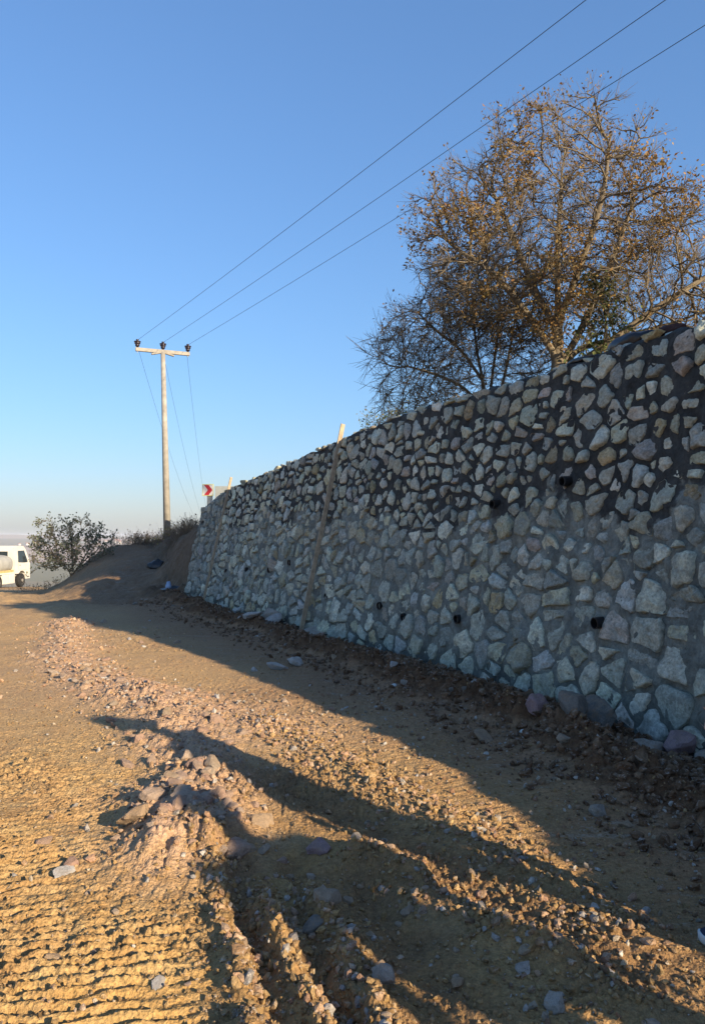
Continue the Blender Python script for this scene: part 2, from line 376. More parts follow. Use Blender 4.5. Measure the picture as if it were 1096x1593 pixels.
# ------------------------------------------------------------------ rock shapes
def ico(sub):
    bm = bmesh.new(); bmesh.ops.create_icosphere(bm, subdivisions=sub, radius=1)
    V = np.array([v.co[:] for v in bm.verts]); F = np.array([[v.index for v in f.verts] for f in bm.faces]); bm.free(); return V, F
ICO = {s: ico(s) for s in (1, 2, 3)}
def rot3(r_):
    q = r_.normal(size=4); q /= np.linalg.norm(q); a, b, c, d = q
    return np.array([[1 - 2 * (c * c + d * d), 2 * (b * c - a * d), 2 * (b * d + a * c)], [2 * (b * c + a * d), 1 - 2 * (b * b + d * d), 2 * (c * d - a * b)], [2 * (b * d - a * c), 2 * (c * d + a * b), 1 - 2 * (b * b + c * c)]])
def rock(sub, seed, planes=11, rough=0.05):
    r_ = np.random.default_rng(seed); V, F = ICO[sub]
    g = np.arange(planes) + 0.5; ph = np.arccos(1 - 2 * g / planes); tg = math.pi * (1 + 5 ** 0.5) * g
    n = np.c_[np.cos(tg) * np.sin(ph), np.sin(tg) * np.sin(ph), np.cos(ph)] + r_.normal(0, 0.33, (planes, 3))
    n = n @ rot3(r_).T; n /= np.linalg.norm(n, axis=1, keepdims=True); d = r_.uniform(0.58, 0.95, planes)
    q = V @ n.T; q = np.where(q > 1e-3, d / np.maximum(q, 1e-3), 9).min(1); q = np.minimum(q, 1.35)
    W = V * q[:, None]
    W = W * (1 + rough * fbm(V[:, 0] * 3 + seed, V[:, 1] * 3 + V[:, 2] * 2, 3, seed))[:, None]
    return W * np.array([1.15, 0.9, 0.72]) * r_.uniform(0.85, 1.15, 3), F
# ------------------------------------------------------------------ wall materials
def stone_material(name, smear):
    k = N(name, 0.9, 0.2); p = k.pos(); x, y, z = k.sep(p)
    a = k.noise(p, 9, 6, 0.65); b = k.noise(p, 38, 6, 0.72); c = k.noise(p, 130, 3, 0.7)
    col = k.at('tint', True)
    col = k.val(col, k.ramp(a, 0.28, 0.72, 0.72, 1.22))
    col = k.mix(k.ramp(a, 0.52, 0.7, 0, 0.35), col, (0.30, 0.25, 0.17))
    col = k.val(col, k.ramp(b, 0.3, 0.7, 0.62, 1.25))
    pit = k.ramp(k.noise(p, 60, 4, 0.8), 0.60, 0.72)
    wh = k.ramp(k.noise(k.scale(p, (1, 1, 1.6)), 24, 6, 0.82, 0.8), 0.53, 0.66)
    col = k.mix(k.math('MULTIPLY', wh, 0.5), col, (0.66, 0.65, 0.62))
    col = k.mix(k.math('MULTIPLY', pit, 0.75), col, (0.07, 0.07, 0.068))
    if smear:
        m = k.noise(p, 5.5, 6, 0.7)
        low = k.ramp(k.math('ADD', z, k.math('MULTIPLY', k.noise(p, 1.2, 3), 0.8)), 2.2, 2.5, 1.0, 0.12)
        m = k.math('MULTIPLY', k.ramp(m, 0.47, 0.62), low)
        m = k.math('MULTIPLY', m, 0.75)
        col = k.mix(m, col, k.val(k.mix(0.0, (0.27, 0.28, 0.238), (0, 0, 0)), k.ramp(b, 0.3, 0.7, 0.75, 1.2)))
    if not smear:
        up_ = k.sep(k.n('ShaderNodeNewGeometry').outputs['Normal'])[2]; col = k.mix(k.math('MULTIPLY', k.ramp(up_, 0.2, 0.9), 0.35), col, k.mix(0.5, col, (0.30, 0.19, 0.10)))
    h = k.math('ADD', k.math('MULTIPLY', b, 0.7), k.math('MULTIPLY', c, 0.25)); h = k.math('SUBTRACT', h, k.math('MULTIPLY', pit, 0.25))
    return k.done(col, k.bump(h, 0.9, 0.026))
STONE = stone_material("wall_stone", True)
RUBBLE = stone_material("rubble_stone", False)
def mortar_material():
    k = N("mortar", 0.93, 0.2); p = k.pos(); x, y, z = k.sep(p)
    a = k.noise(p, 4, 6, 0.65); b = k.noise(p, 26, 6, 0.75); c = k.noise(p, 110, 3, 0.7)
    light = k.mix(k.ramp(a, 0.3, 0.7), (0.28, 0.29, 0.245), (0.155, 0.162, 0.140))
    dark = k.mix(k.ramp(a, 0.3, 0.7), (0.046, 0.046, 0.043), (0.080, 0.080, 0.073))
    zz = k.math('ADD', z, k.math('MULTIPLY', k.math('SUBTRACT', k.noise(p, 0.9, 4), 0.5), 2.0))
    zz = k.math('ADD', zz, k.math('MULTIPLY', k.math('SUBTRACT', a, 0.5), 0.9))
    f = k.math('MULTIPLY', k.ramp(zz, 1.84, 1.99), k.ramp(y, 17.5, 18.0, 1.0, 0.15))
    col = k.mix(f, light, dark)
    dr = k.noise(k.scale(p, (5.0, 5.0, 0.55)), 1.0, 5, 0.7); col = k.val(col, k.ramp(dr, 0.35, 0.65, 0.72, 1.12))
    foot_tone = k.ramp(k.math('ADD', z, k.math('MULTIPLY', a, 0.5)), 0.35, 0.65, 0.62, 1.0)  # mortar darker towards the wall foot
    col = k.val(col, foot_tone)
    col = k.val(col, k.ramp(b, 0.28, 0.72, 0.68, 1.25))
    h = k.math('ADD', k.math('MULTIPLY', b, 0.9), k.math('MULTIPLY', c, 0.3))
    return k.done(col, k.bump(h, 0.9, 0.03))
MORTAR = mortar_material()

wall = thing("stone_wall", "long curving rubble stone retaining wall with dark fresh mortar in its upper courses", "wall", (2.43, 5.36, 0))
WLOC = np.array([2.43, 5.36, 0.0])
# mortar body
def mortar_off(u, z):
    lo = 1 - sst(1.75, 2.05, z + 0.5 * fbm(u * 0.8, z * 0.8, 3, 91))
    o = lo * 0.003 - (1 - lo) * 0.013
    o = o + (0.011 + 0.005 * lo) * fbm(u * 5, z * 5, 4, 92) + (0.011 + 0.003 * lo) * fbm(u * 17, z * 17, 4, 93, 0.6)
    return o
us = np.concatenate([np.arange(0, u_of_y(4.2), 0.08), np.arange(u_of_y(4.2), WLEN, 0.03), [WLEN]])
zf = np.linspace(0, 1, 112)
UU, TT = np.meshgrid(us, zf, indexing='ij')
HH = wall_H(UU) + 0.03 * fbm(UU * 3, UU * 0 + 3.3, 3, 94)
ZZ = -0.45 + (HH + 0.45) * TT
OFF = mortar_off(UU, ZZ)
VF = wall_W(UU, ZZ, OFF)
# top and back rows of the body
def row(depth, zo):
    n = wall_Nin(us); P = wall_P(us) + n * (BAT * HH[:, -1] + depth)[:, None]
    return np.c_[P, HH[:, -1] + zo + 0.02 * fbm(us * 6, us * 0 + depth * 9, 3, 95)][:, None, :]
def backrow(zv):
    n = wall_Nin(us); P = wall_P(us) + n * (BAT * HH[:, -1] + 0.55)[:, None]
    return np.c_[P, np.full(len(us), zv)][:, None, :]
V = np.concatenate([VF, row(0.08, 0.03), row(0.25, 0.04), row(0.45, 0.02), backrow(-0.45)], 1)
nu, nz = V.shape[:2]
i = np.arange(nu - 1)[:, None] * nz; j = np.arange(nz - 1)[None, :]
F = np.stack([i + j, i + j + nz, i + j + nz + 1, i + j + 1], -1).reshape(-1, 4)
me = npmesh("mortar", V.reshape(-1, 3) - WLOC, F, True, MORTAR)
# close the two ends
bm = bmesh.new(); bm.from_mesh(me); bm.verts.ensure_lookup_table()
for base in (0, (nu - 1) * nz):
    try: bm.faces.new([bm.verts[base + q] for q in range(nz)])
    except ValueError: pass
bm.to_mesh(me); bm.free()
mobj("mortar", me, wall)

# stones: a power diagram over the face, each cell shrunk by its joint
PIPES = [  # y at the foot, height
    (7.35, 2.13, .085), (8.42, 1.95, .07), (6.63, 0.85, .085), (8.77, 0.65, .03), (9.91, 0.55, .0), (10.53, 0.64, .0), (12.09, 0.64, .0), (13.65, 1.12, .0),
    (14.44, 0.95, .0), (15.51, 0.91, .0), (16.59, 0.83, .0), (17.5, 0.76, .0), (14.89, 2.15, .0), (18.6, 1.9, .0)]
r_ = np.random.default_rng(5)
seeds = []
v = -0.42; rowi = 0
while v < 3.6:
    h = r_.uniform(0.11, 0.28); u = r_.uniform(-0.2, 0.0)
    while u < WLEN + 0.1:
        wd = h * r_.uniform(0.55, 2.1)
        wd = min(max(wd, 0.10), 0.44)
        uc = u + wd / 2
        vv = v + h / 2 + 0.09 * float(vn(np.array(uc * 0.6), np.array(rowi * 0.37), 101)) + r_.uniform(-0.05, 0.05)
        if r_.random() < 0.28 and wd > 0.17 and h > 0.19:      # a tall slot split into two flat stones
            seeds.append((uc, vv - 0.06, 0.0, 1)); seeds.append((uc + r_.uniform(-.05, .05), vv + 0.07, 0.0, 1))
        else:
            seeds.append((uc + r_.uniform(-0.03, 0.03), vv, r_.uniform(-0.012, 0.014), 1))
        u += wd
    v += h; rowi += 1
for py, pz, st in PIPES:
    pu = float(u_of_y(py)); seeds = [q for q in seeds if math.hypot(q[0] - pu, q[1] - pz) > 0.13]; seeds.append((pu, pz, -0.004, 0))
S_ = np.array(seeds)
kd = kdtree.KDTree(len(S_))
for q in range(len(S_)): kd.insert((S_[q, 0], S_[q, 1], 0), q)
kd.balance()
def clip(poly, nx, ny, c):          # keep nx*x+ny*y <= c
    out = []
    for a, b in zip(poly, poly[1:] + poly[:1]):
        da = nx * a[0] + ny * a[1] - c; db = nx * b[0] + ny * b[1] - c
        if da <= 0: out.append(a)
        if (da < 0 < db) or (db < 0 < da):
            t = da / (da - db); out.append((a[0] + (b[0] - a[0]) * t, a[1] + (b[1] - a[1]) * t))
    return out
PAL = np.array([(.47, .455, .41), (.48, .435, .34), (.43, .435, .43), (.44, .37, .335), (.60, .575, .51), (.40, .325, .21), (.37, .37, .34), (.53, .49, .41)])
PAL = PAL * np.array([1.16, 1.19, 1.04])
PW = np.array([.24, .17, .10, .03, .18, .04, .09, .15])
def project(Pw):
    q = Pw - np.array([0, 0, 1.6]); c, s = math.cos(PITCH), math.sin(PITCH)
    f = q[:, 1] * c + q[:, 2] * s; upv = -q[:, 1] * s + q[:, 2] * c
    return 548 + 1200 * q[:, 0] / f, 796.5 - 1200 * upv / f, f
stones = []
NO = 24
for q in range(len(S_)):
    su, sv, sw, isst = S_[q]
    if not isst: continue
    poly = [(su - .35, sv - .3), (su + .35, sv - .3), (su + .35, sv + .3), (su - .35, sv + .3)]
    g_ = r_.uniform(0.004, 0.020) + (0.011 if sv > 1.85 else 0.007) + (0.014 if r_.random() < 0.2 else 0)
    for co, idx, dist in kd.find_n((su, sv, 0), 26):
        if idx == q or not poly: continue
        ou, ov, ow, _ = S_[idx]; dx, dy = ou - su, ov - sv; L = math.hypot(dx, dy)
        if L < 1e-6: continue
        off = (L * L + sw - ow) / (2 * L) - g_
        poly = clip(poly, dx / L, dy / L, (dx * su + dy * sv) / L + off)
    hh = float(wall_H(np.clip(su, 0, WLEN)))
    if poly: poly = clip(poly, 0, 1, hh + r_.uniform(-0.04, 0.07))
    if poly: poly = clip(poly, 1, 0, WLEN - 0.01)
    if poly: poly = clip(poly, -1, 0, 0.0)
    if len(poly) < 3: continue
    # knock one or two corners off
    P = np.array(poly); ctr = P.mean(0)
    ext = P.max(0) - P.min(0)
    for _ in range(r_.integers(0, 3)):
        th = r_.uniform(0, 6.283); nx, ny = math.cos(th), math.sin(th)
        far = ((P - ctr) @ np.array([nx, ny])).max()
        poly = clip(poly, nx, ny, ctr[0] * nx + ctr[1] * ny + far * r_.uniform(0.68, 0.92))
        if len(poly) < 3: break
    if len(poly) < 3: continue
    P = np.array(poly); ctr = P.mean(0)
    ar = 0.5 * abs(np.sum(P[:, 0] * np.roll(P[:, 1], -1) - P[:, 1] * np.roll(P[:, 0], -1)))
    if ar < 0.0035: continue
    cut = r_.uniform(0.02, 0.08)           # one Chaikin pass rounds the corners
    Q = []
    for a, b in zip(P, np.roll(P, -1, 0)): Q += [a + (b - a) * cut, b + (a - b) * cut]
    Q = np.array(Q); L = np.r_[0, np.cumsum(np.hypot(*np.diff(np.vstack([Q, Q[:1]]), axis=0).T))]
    tt = np.linspace(0, L[-1], NO, endpoint=False)
    QQ = np.vstack([Q, Q[:1]]); O = np.c_[np.interp(tt, L, QQ[:, 0]), np.interp(tt, L, QQ[:, 1])]
    ctr = O.mean(0)
    rr = 1 + 0.07 * vn(O[:, 0] * 18, O[:, 1] * 18, 111) + 0.08 * vn(O[:, 0] * 50, O[:, 1] * 50, 112)
    O = ctr + (O - ctr) * rr[:, None]
    if (O[:, 1].max() < -0.3): continue
    stones.append((O, ctr, ar, hh))
def stone_mesh(O, ctr, ar, hh, rs):
    size = math.sqrt(ar); up = ctr[1] > 1.9
    p = rs.uniform(0.010, 0.032) * (1.0 if up else 0.95) + 0.022 * size
    tilt = rs.normal(0, 0.12, 2); base = mortar_off(ctr[0], ctr[1])
    prof = [(1.0, -0.05), (1.0, 0.0), (0.985, 0.55), (0.945, 0.88), (0.83, 1.0), (0.58, 1.05), (0.28, 1.05)]
    VV = []
    face = rs.normal(size=(5, 2)); face /= np.linalg.norm(face, axis=1, keepdims=True); fo = rs.uniform(0.2, 0.8, 5) * size * 0.5; fs_ = rs.uniform(0.05, 0.35, 5)
    for sc_, hgt in prof:
        L = ctr + (O - ctr) * sc_
        o = np.full(len(L), base + (p * hgt if hgt > 0 else hgt))
        if hgt > 0:
            rel = L - ctr
            fac = np.maximum(-0.6 * p * hgt, -(np.maximum(0, rel @ face.T - fo) * fs_).sum(1))
            o = o + (rel @ tilt) * min(1, hgt) + fac + 0.016 * hgt * fbm(L[:, 0] * 12, L[:, 1] * 12, 3, 121) + 0.007 * vn(L[:, 0] * 48, L[:, 1] * 48, 122)
        VV.append(wall_W(np.clip(L[:, 0], 0, WLEN), L[:, 1], o))
    cpt = wall_W(np.array([ctr[0]]), np.array([ctr[1]]), np.array([base + p * 1.05 + 0.016 * float(fbm(ctr[0] * 12, ctr[1] * 12, 3, 121))]))
    V = np.vstack([np.vstack(VV), cpt]); n = NO; F = []
    for k in range(len(prof) - 1):
        for a in range(n):
            b = (a + 1) % n; F += [(k * n + a, k * n + b, (k + 1) * n + b), (k * n + a, (k + 1) * n + b, (k + 1) * n + a)]
    k = len(prof) - 1
    for a in range(n): F.append((k * n + a, k * n + (a + 1) % n, len(V) - 1))
    return V, np.array(F)
rs = np.random.default_rng(8)
recs = []
for (O, ctr, ar, hh) in stones:
    V, F = stone_mesh(O, ctr, ar, hh, rs)
    px, py, f = project(V[:NO])
    vis = (f.min() > 0.5) and (0 < px.mean() < 1096) and (0 < py.mean() < 1593) and V[:, 2].max() > 0.12
    pa = 0.5 * abs(np.sum(px * np.roll(py, -1) - py * np.roll(px, -1))) if vis else 0
    tint = PAL[rs.choice(8, p=PW)] * rs.uniform(0.62, 1.12) * (1 + rs.normal(0, 0.02, 3))
    if V[0, 1] > 17.9: tint = tint * 0.6 + 0.4 * np.array([.2, .21, .21])
    recs.append((pa, V, F, tint))
recs.sort(key=lambda t: -t[0])
restV, restF, restT, nv = [], [], [], 0
for idx, (pa, V, F, tint) in enumerate(recs):
    if idx < 300 and pa > 0:
        o0 = V.mean(0)
        me = npmesh("stone", V - o0, F, True, STONE); attr(me, 'tint', np.tile(tint, (len(V), 1)))
        mobj("stone", me, wall, tuple(o0 - WLOC))
    else:
        restV.append(V - WLOC); restF.append(F + nv); restT.append(np.tile(tint, (len(V), 1))); nv += len(V)
me = npmesh("small_stones", np.vstack(restV), np.vstack(restF), True, STONE); attr(me, 'tint', np.vstack(restT))
tag(mobj("small_stones", me, wall), kind="stuff")

# ragged stones bedded in the top of the wall
uc = float(u_of_y(5.6)); nc = 0
while uc < WLEN - 0.8:
    wd = rs.uniform(0.07, 0.2)
    V, F = rock(2, 500 + nc % 9, 10); V = (V * np.array([wd * 0.62, 0.11, rs.uniform(0.035, 0.075)])) @ rot3(np.random.default_rng(nc)).T * 0.35 + (V * np.array([wd * 0.62, 0.12, rs.uniform(0.035, 0.07)])) * 0.65
    n = wall_Nin(uc); a = math.atan2(-n[0], n[1]); ca, sa = math.cos(a), math.sin(a)
    V = V @ np.array([[ca, sa, 0], [-sa, ca, 0], [0, 0, 1]])
    me = npmesh("coping_stone", V, F, False, STONE); attr(me, 'tint', np.tile(PAL[rs.choice(8, p=PW)] * rs.uniform(.8, 1.1), (len(V), 1)))
    H0 = float(wall_H(uc)); pos = wall_P(uc) + n * (BAT * H0 + rs.uniform(0.08, 0.22))
    mobj("coping_stone", me, wall, (pos[0] - WLOC[0], pos[1] - WLOC[1], H0 + rs.uniform(0.0, 0.05)))
    uc += wd * rs.uniform(0.9, 1.8); nc += 1

# drain pipes through the wall
PVC = plain("black_plastic", (0.012, 0.012, 0.013), 0.45, 0.3, 20)
for py, pz, st in PIPES:
    u = float(u_of_y(py)); n = wall_Nin(u); c = wall_W(np.array([u]), np.array([pz]), np.array([0.0]))[0]
    out = Vector((-n[0], -n[1], -0.06)).normalized(); M = Matrix.Translation(Vector(c)) @ out.to_track_quat('Z', 'Y').to_matrix().to_4x4()
    e = 0.028 + st * 0.75; bm = bmesh.new()
    add_lathe(bm, [(0.043, -0.3), (0.051, -0.3), (0.051, e), (0.043, e), (0.043, -0.29)], 20, M)
    for v in bm.verts: v.co -= Vector(WLOC)
    o = bobj("drain_pipe", bm, PVC, wall, False)
    bm = bmesh.new(); add_lathe(bm, [(0.0425, -0.28), (0.0425, -0.27)], 16, M)
    for v in bm.verts: v.co -= Vector(WLOC)
    o2 = bobj("pipe_mouth", bm, PVC, o, False)

# ------------------------------------------------------------------ profile boards standing against the wall
WOOD = plain("raw_timber", (0.37, 0.285, 0.19), 0.75, 0.25, 14, 0.2)
def plank(y, over, wdt, thk, label):
    u = float(u_of_y(y)); n = wall_Nin(u); H = float(wall_H(u)); T = Vector((-n[1], n[0], 0))
    a = Vector((*(wall_P(u) - n * 0.10), gz(*(wall_P(u) - n * 0.1)) - 0.05)); L = H + over
    b = Vector((*(wall_P(u) + n * (BAT * L - 0.03)), L)); d = (b - a).normalized(); wv = Vector((n[0], n[1], 0)); wv = (wv - d * wv.dot(d)).normalized()
    M = Matrix((T, wv, d)).transposed()
    bm = bmesh.new(); add_box(bm, (a + b) / 2 - a, (thk, wdt, (b - a).length), M, 0.003)
    o = bobj("wooden_plank", bm, WOOD, None, False, a); tag(o, label, "plank", "profile boards standing against the wall")
plank(12.55, 0.26, 0.075, 0.022, "long raw wooden plank standing against the middle of the stone wall")
plank(17.35, 0.28, 0.055, 0.024, "raw wooden plank at the wall's far corner, its end beside the chevron sign")

# ------------------------------------------------------------------ loose stones
ROCKS = []
for k in range(14):
    V, F = rock(3, 40 + k, 13, 0.045); me = npmesh("loose_stone", V, F, False, None); me.materials.append(None); ROCKS.append(me)
def rubble_mat(name, a, b):
    k = N(name, 0.92, 0.2); p = k.obj(); r1 = k.rnd()
    n1 = k.noise(p, 2.2, 6, 0.7); n2 = k.noise(p, 12, 5, 0.75)
    col = k.mix(r1, a, b); col = k.val(col, k.ramp(n1, 0.3, 0.7, 0.7, 1.25)); col = k.val(col, k.ramp(n2, 0.3, 0.7, 0.8, 1.15))
    col = k.mix(k.ramp(n1, 0.5, 0.68, 0, 0.6), col, (0.30, 0.19, 0.10))
    up_ = k.sep(k.n("ShaderNodeNewGeometry").outputs['Normal'])[2]
    dust = k.math('MULTIPLY', k.ramp(up_, 0.1, 0.9), k.ramp(k.noise(k.pos(), 14, 5, 0.7), 0.38, 0.6)); col = k.mix(k.math('MULTIPLY', dust, 0.3), col, (0.34, 0.215, 0.105))
    return k.done(col, k.bump(n2, 0.6, 0.15))
M_PINK = rubble_mat("pinkish_rubble", (0.44, 0.28, 0.21), (0.50, 0.40, 0.31))
M_TAN = rubble_mat("tan_stone", (0.44, 0.31, 0.20), (0.42, 0.34, 0.26))
M_GREY = rubble_mat("grey_stone", (0.40, 0.36, 0.31), (0.46, 0.41, 0.35))
M_PALE = rubble_mat("pale_stone", (0.62, 0.60, 0.56), (0.52, 0.50, 0.48))
M_ROSE = rubble_mat("rose_stone", (0.42, 0.27, 0.26), (0.40, 0.28, 0.28))
M_DARK = rubble_mat("dark_stone", (0.20, 0.185, 0.165), (0.26, 0.24, 0.21))
vars_ = {}
def loose(x, y, size, m, label, group=None, flat=1.0, seed=None, sink=0.25, stretch=1.0, cat="stone"):
    k = (seed if seed is not None else int(rs.integers(0, 14))) % 14
    if (k, m.name) not in vars_:
        me = ROCKS[k].copy(); me.materials.clear(); me.materials.append(m); vars_[(k, m.name)] = me
    o = bpy.data.objects.new("loose_stone", vars_[(k, m.name)])
    o.location = (x, y, gz(x, y) + size * (0.5 - sink) * flat)
    o.scale = (size * 0.62 * stretch, size * 0.62, size * 0.62 * flat)
    o.rotation_euler = (rs.normal(0, 0.25), rs.normal(0, 0.25), rs.uniform(0, 6.28))
    return tag(link(o), label, cat, group)
loose(-1.15, 4.18, 0.15, M_TAN, "big tan stone in front of the rubble heap, shadowed hollow on its left", seed=1, flat=0.8)
loose(-0.17, 3.98, 0.115, M_ROSE, "rounded grey pink stone alone in the shaded middle of the track", seed=2, flat=0.75)
loose(0.02, 3.93, 0.05, M_GREY, "small grey stone just right of the rounded pink one in mid track", seed=3)
loose(0.12, 2.83, 0.07, M_GREY, "upright pointed grey stone at the edge of the shaded rut", seed=4, flat=1.5, sink=0.1)
loose(0.10, 2.97, 0.06, M_TAN, "small rounded stone above the upright pointed grey one", seed=5)
loose(-0.11, 3.35, 0.095, M_TAN, "rounded tan stone, upper one of a pair in the rut", seed=6)
loose(-0.16, 3.24, 0.09, M_DARK, "squarish dark stone, lower one of a pair in the rut", seed=7, flat=0.7)
loose(0.69, 2.69, 0.075, M_GREY, "pale grey stone nearest the camera on the shaded right side", seed=8, flat=0.7)
loose(-0.91, 9.2, 0.17, M_PALE, "white stone, left one of a pair on the track below the wall", seed=9, flat=0.75)
loose(-0.68, 9.42, 0.16, M_PALE, "white stone, right one of a pair on the track below the wall", seed=10)
for k, (dx, dy, s_, f_) in enumerate([(0, 0, .34, .9), (-.32, -.12, .26, .6), (.1, -.3, .25, .8), (.25, .18, .2, 1)]):
    loose(-1.42 + dx, 13.45 + dy, s_, (M_GREY, M_PALE, M_PALE, M_GREY)[k], ["tall grey boulder in the heap at the wall foot left of the long plank", "low pale slab lying left of the grey boulder at the wall foot", "angular pale stone in front of the grey boulder at the wall foot", "small grey stone wedged behind the boulder heap at the wall foot"][k], seed=k + 3, flat=f_, sink=0.15)
loose(-2.25, 15.4, 0.26, M_PALE, "white angular stone at the wall foot beyond the boulder heap", seed=11, flat=0.8)
loose(-0.62, 12.05, 0.42, M_GREY, "flat grey slab lying at the foot of the long plank", seed=12, flat=0.4)
loose(1.50, 6.32, 0.23, M_ROSE, "smooth pink boulder half sunk in dark soil left of the pit", seed=3, flat=0.85, sink=0.35)
loose(1.70, 6.02, 0.23, M_DARK, "veined dark boulder leaning at the left rim of the pit", seed=8, flat=1.5, sink=0.35)
loose(1.90, 6.08, 0.22, M_DARK, "dark boulder against the wall behind the veined one in the pit", seed=10, flat=1.5, sink=0.3)
loose(2.30, 5.50, 0.16, M_ROSE, "pink stone by the wall foot at the right end of the pit", seed=9, flat=1.4, sink=0.25)
loose(2.10, 5.52, 0.18, M_GREY, "grey stone sunk at the front of the pit next to the pink one", seed=6, flat=0.9, sink=0.3)
loose(2.44, 5.34, 0.19, M_GREY, "pale grey stone by the wall foot right of the pink one", seed=2, flat=1.0, sink=0.3)
loose(-1.62, 4.08, 0.085, M_PINK, "pinkish clod of stone alone on the sunlit cleat marks", seed=7, flat=0.6)
loose(-1.36, 3.72, 0.065, M_PALE, "flat whitish stone on the sunlit cleat marks", seed=9, flat=0.35, stretch=1.3)
loose(-0.70, 2.83, 0.04, M_PALE, "small white chip among the cleat marks at the bottom", seed=10, flat=0.5, stretch=1.5)
loose(-5.5, 21.4, 0.40, M_PALE, "flat pale slab on the shaded track near the wall's far end", seed=11, flat=0.35, stretch=1.5)
loose(1.0, 5.92, 0.13, M_TAN, "flat brownish stone on the dark berm near mid wall", seed=12, flat=0.4)
loose(0.93, 2.86, 0.075, M_PALE, "crumbled whitish chalk lump beside the lit strip", seed=3, flat=0.35)
def scatter(P, spread, n, smin, smax, mats, label, group):
    P = np.array(P, float); S = np.r_[0, np.cumsum(np.hypot(*np.diff(P, axis=0).T))]
    for _ in range(n):
        t = rs.uniform(0, S[-1]) if rs.random() < 0.5 else S[-1] * rs.beta(1.4, 1.0); x = np.interp(t, S, P[:, 0]) + rs.normal(0, spread); y = np.interp(t, S, P[:, 1]) + rs.normal(0, spread)
        s_ = smin + (smax - smin) * rs.random() ** 2.6
        loose(x, y, s_, mats[int(rs.integers(0, len(mats)))], label, group, flat=rs.uniform(0.85, 1.25), sink=0.42)
scatter(RIDGE[0][0], 0.26, 120, 0.04, 0.115, [M_PINK, M_PINK, M_PINK, M_PINK, M_TAN], "pinkish stone among the loose rubble of the ridge along the track", "rubble stones of the ridge")
scatter([(-1.15, 4.7), (-0.75, 4.1)], 0.17, 38, 0.04, 0.115, [M_PINK], "angular pink stone in the heap at the near end of the rubble ridge", "stones of the near heap")
scatter([(-0.45, 3.9), (-0.05, 3.1), (0.15, 2.5)], 0.17, 50, 0.02, 0.058, [M_TAN, M_TAN, M_TAN, M_PINK], "small stone lying in the shaded ruts near the camera", "stones in the ruts")
scatter([(0.1, 3.9), (0.5, 3.2), (0.8, 2.6)], 0.22, 26, 0.02, 0.05, [M_TAN, M_TAN, M_PINK], "small stone on the shaded wheel track at the right", "stones on the wheel track")
scatter([(2.0, 4.4), (1.3, 6.2), (0.1, 9.0), (-1.4, 12.0), (-3.6, 16.5), (-5.0, 19.5)], 0.3, 48, 0.04, 0.12, [M_DARK, M_TAN, M_GREY, M_PALE], "stone lying in the dark loose soil along the wall foot", "stones along the wall foot")
scatter([(-2.4, 4.8), (-1.6, 3.6), (-1.0, 2.9)], 0.5, 16, 0.02, 0.045, [M_PINK, M_TAN, M_TAN], "stone lying on the sunlit cleat marked soil", "stones on the sunlit soil")
scatter([(-4.0, 14), (-3.4, 8.5), (-0.9, 7.5)], 0.7, 36, 0.035, 0.09, [M_TAN, M_PALE, M_PINK], "stone lying on the open track beside the ridge", "stones on the open track")

def scatter_stuff(name, n, sampler, smin, smax, m, cols, label, seed, pw=3.0, sub=1):
    r2 = np.random.default_rng(seed); xs, ys = sampler(r2, n); zs = ground(xs, ys)
    base = [rock(sub, 900 + q, 8, 0.1) for q in range(10)]; nvv = len(base[0][0])
    sz = smin + (smax - smin) * r2.random(len(xs)) ** pw
    VV = np.empty((len(xs), nvv, 3)); 
    for q in range(len(xs)):
        VV[q] = (base[q % 10][0] @ rot3(r2).T) * sz[q] * 0.55 + np.array([xs[q], ys[q], zs[q] + sz[q] * 0.2])
    FF = (np.array([base[q % 10][1] for q in range(len(xs))]) + (np.arange(len(xs)) * nvv)[:, None, None]).reshape(-1, 3)
    me = npmesh(name, VV.reshape(-1, 3), FF, sub > 1, m)
    ct = np.array(cols)[r2.integers(0, len(cols), len(xs))] * r2.uniform(0.75, 1.2, (len(xs), 1))
    attr(me, 'tint', np.repeat(ct, nvv, 0))
    return tag(mobj(name, me), label, kind="stuff")
def s_front(r2, n):
    y = 2.3 * (14 / 2.3) ** (r2.random(n) ** 1.2); x = y * r2.uniform(-0.5, 0.5, n)
    s, _ = foot_sd(x, y); k = s < -0.1; return x[k], y[k]
def s_berm(r2, n):
    y = r2.uniform(2.4, 18.5, n * 2); y = 2.4 * (19 / 2.4) ** r2.random(n * 2); d = r2.uniform(0.0, 1.5, n * 2) * r2.random(n * 2) ** 0.4
    u = u_of_y(y); p = wall_P(u) - wall_Nin(u) * d[:, None]; k = p[:, 0] / p[:, 1] < 0.6; return p[k, 0][:n], p[k, 1][:n]
def s_ridge(r2, n):
    xs, ys = [], []
    for P, hw, h, cl in RIDGE:
        P = np.array(P, float); S = np.r_[0, np.cumsum(np.hypot(*np.diff(P, axis=0).T))]; m_ = int(n * (S[-1] * min(hw, .2) + 0.1) / 4.2); t = r2.uniform(0, S[-1], m_)
        xs.append(np.interp(t, S, P[:, 0]) + r2.normal(0, hw * 0.9, m_)); ys.append(np.interp(t, S, P[:, 1]) + r2.normal(0, hw * 0.9, m_))
    return np.concatenate(xs), np.concatenate(ys)
CL_O = [(.38, .235, .095), (.31, .19, .085), (.42, .275, .125)]; CL_D = [(.125, .066, .034), (.175, .098, .052), (.15, .08, .042), (.20, .118, .066)]
CL_P = [(.43, .265, .16), (.47, .32, .215), (.38, .235, .13), (.44, .285, .175), (.42, .25, .16), (.40, .36, .32)]
def soil_tint(x, y, c):      # crumbs take the colour of the soil they broke from
    return c
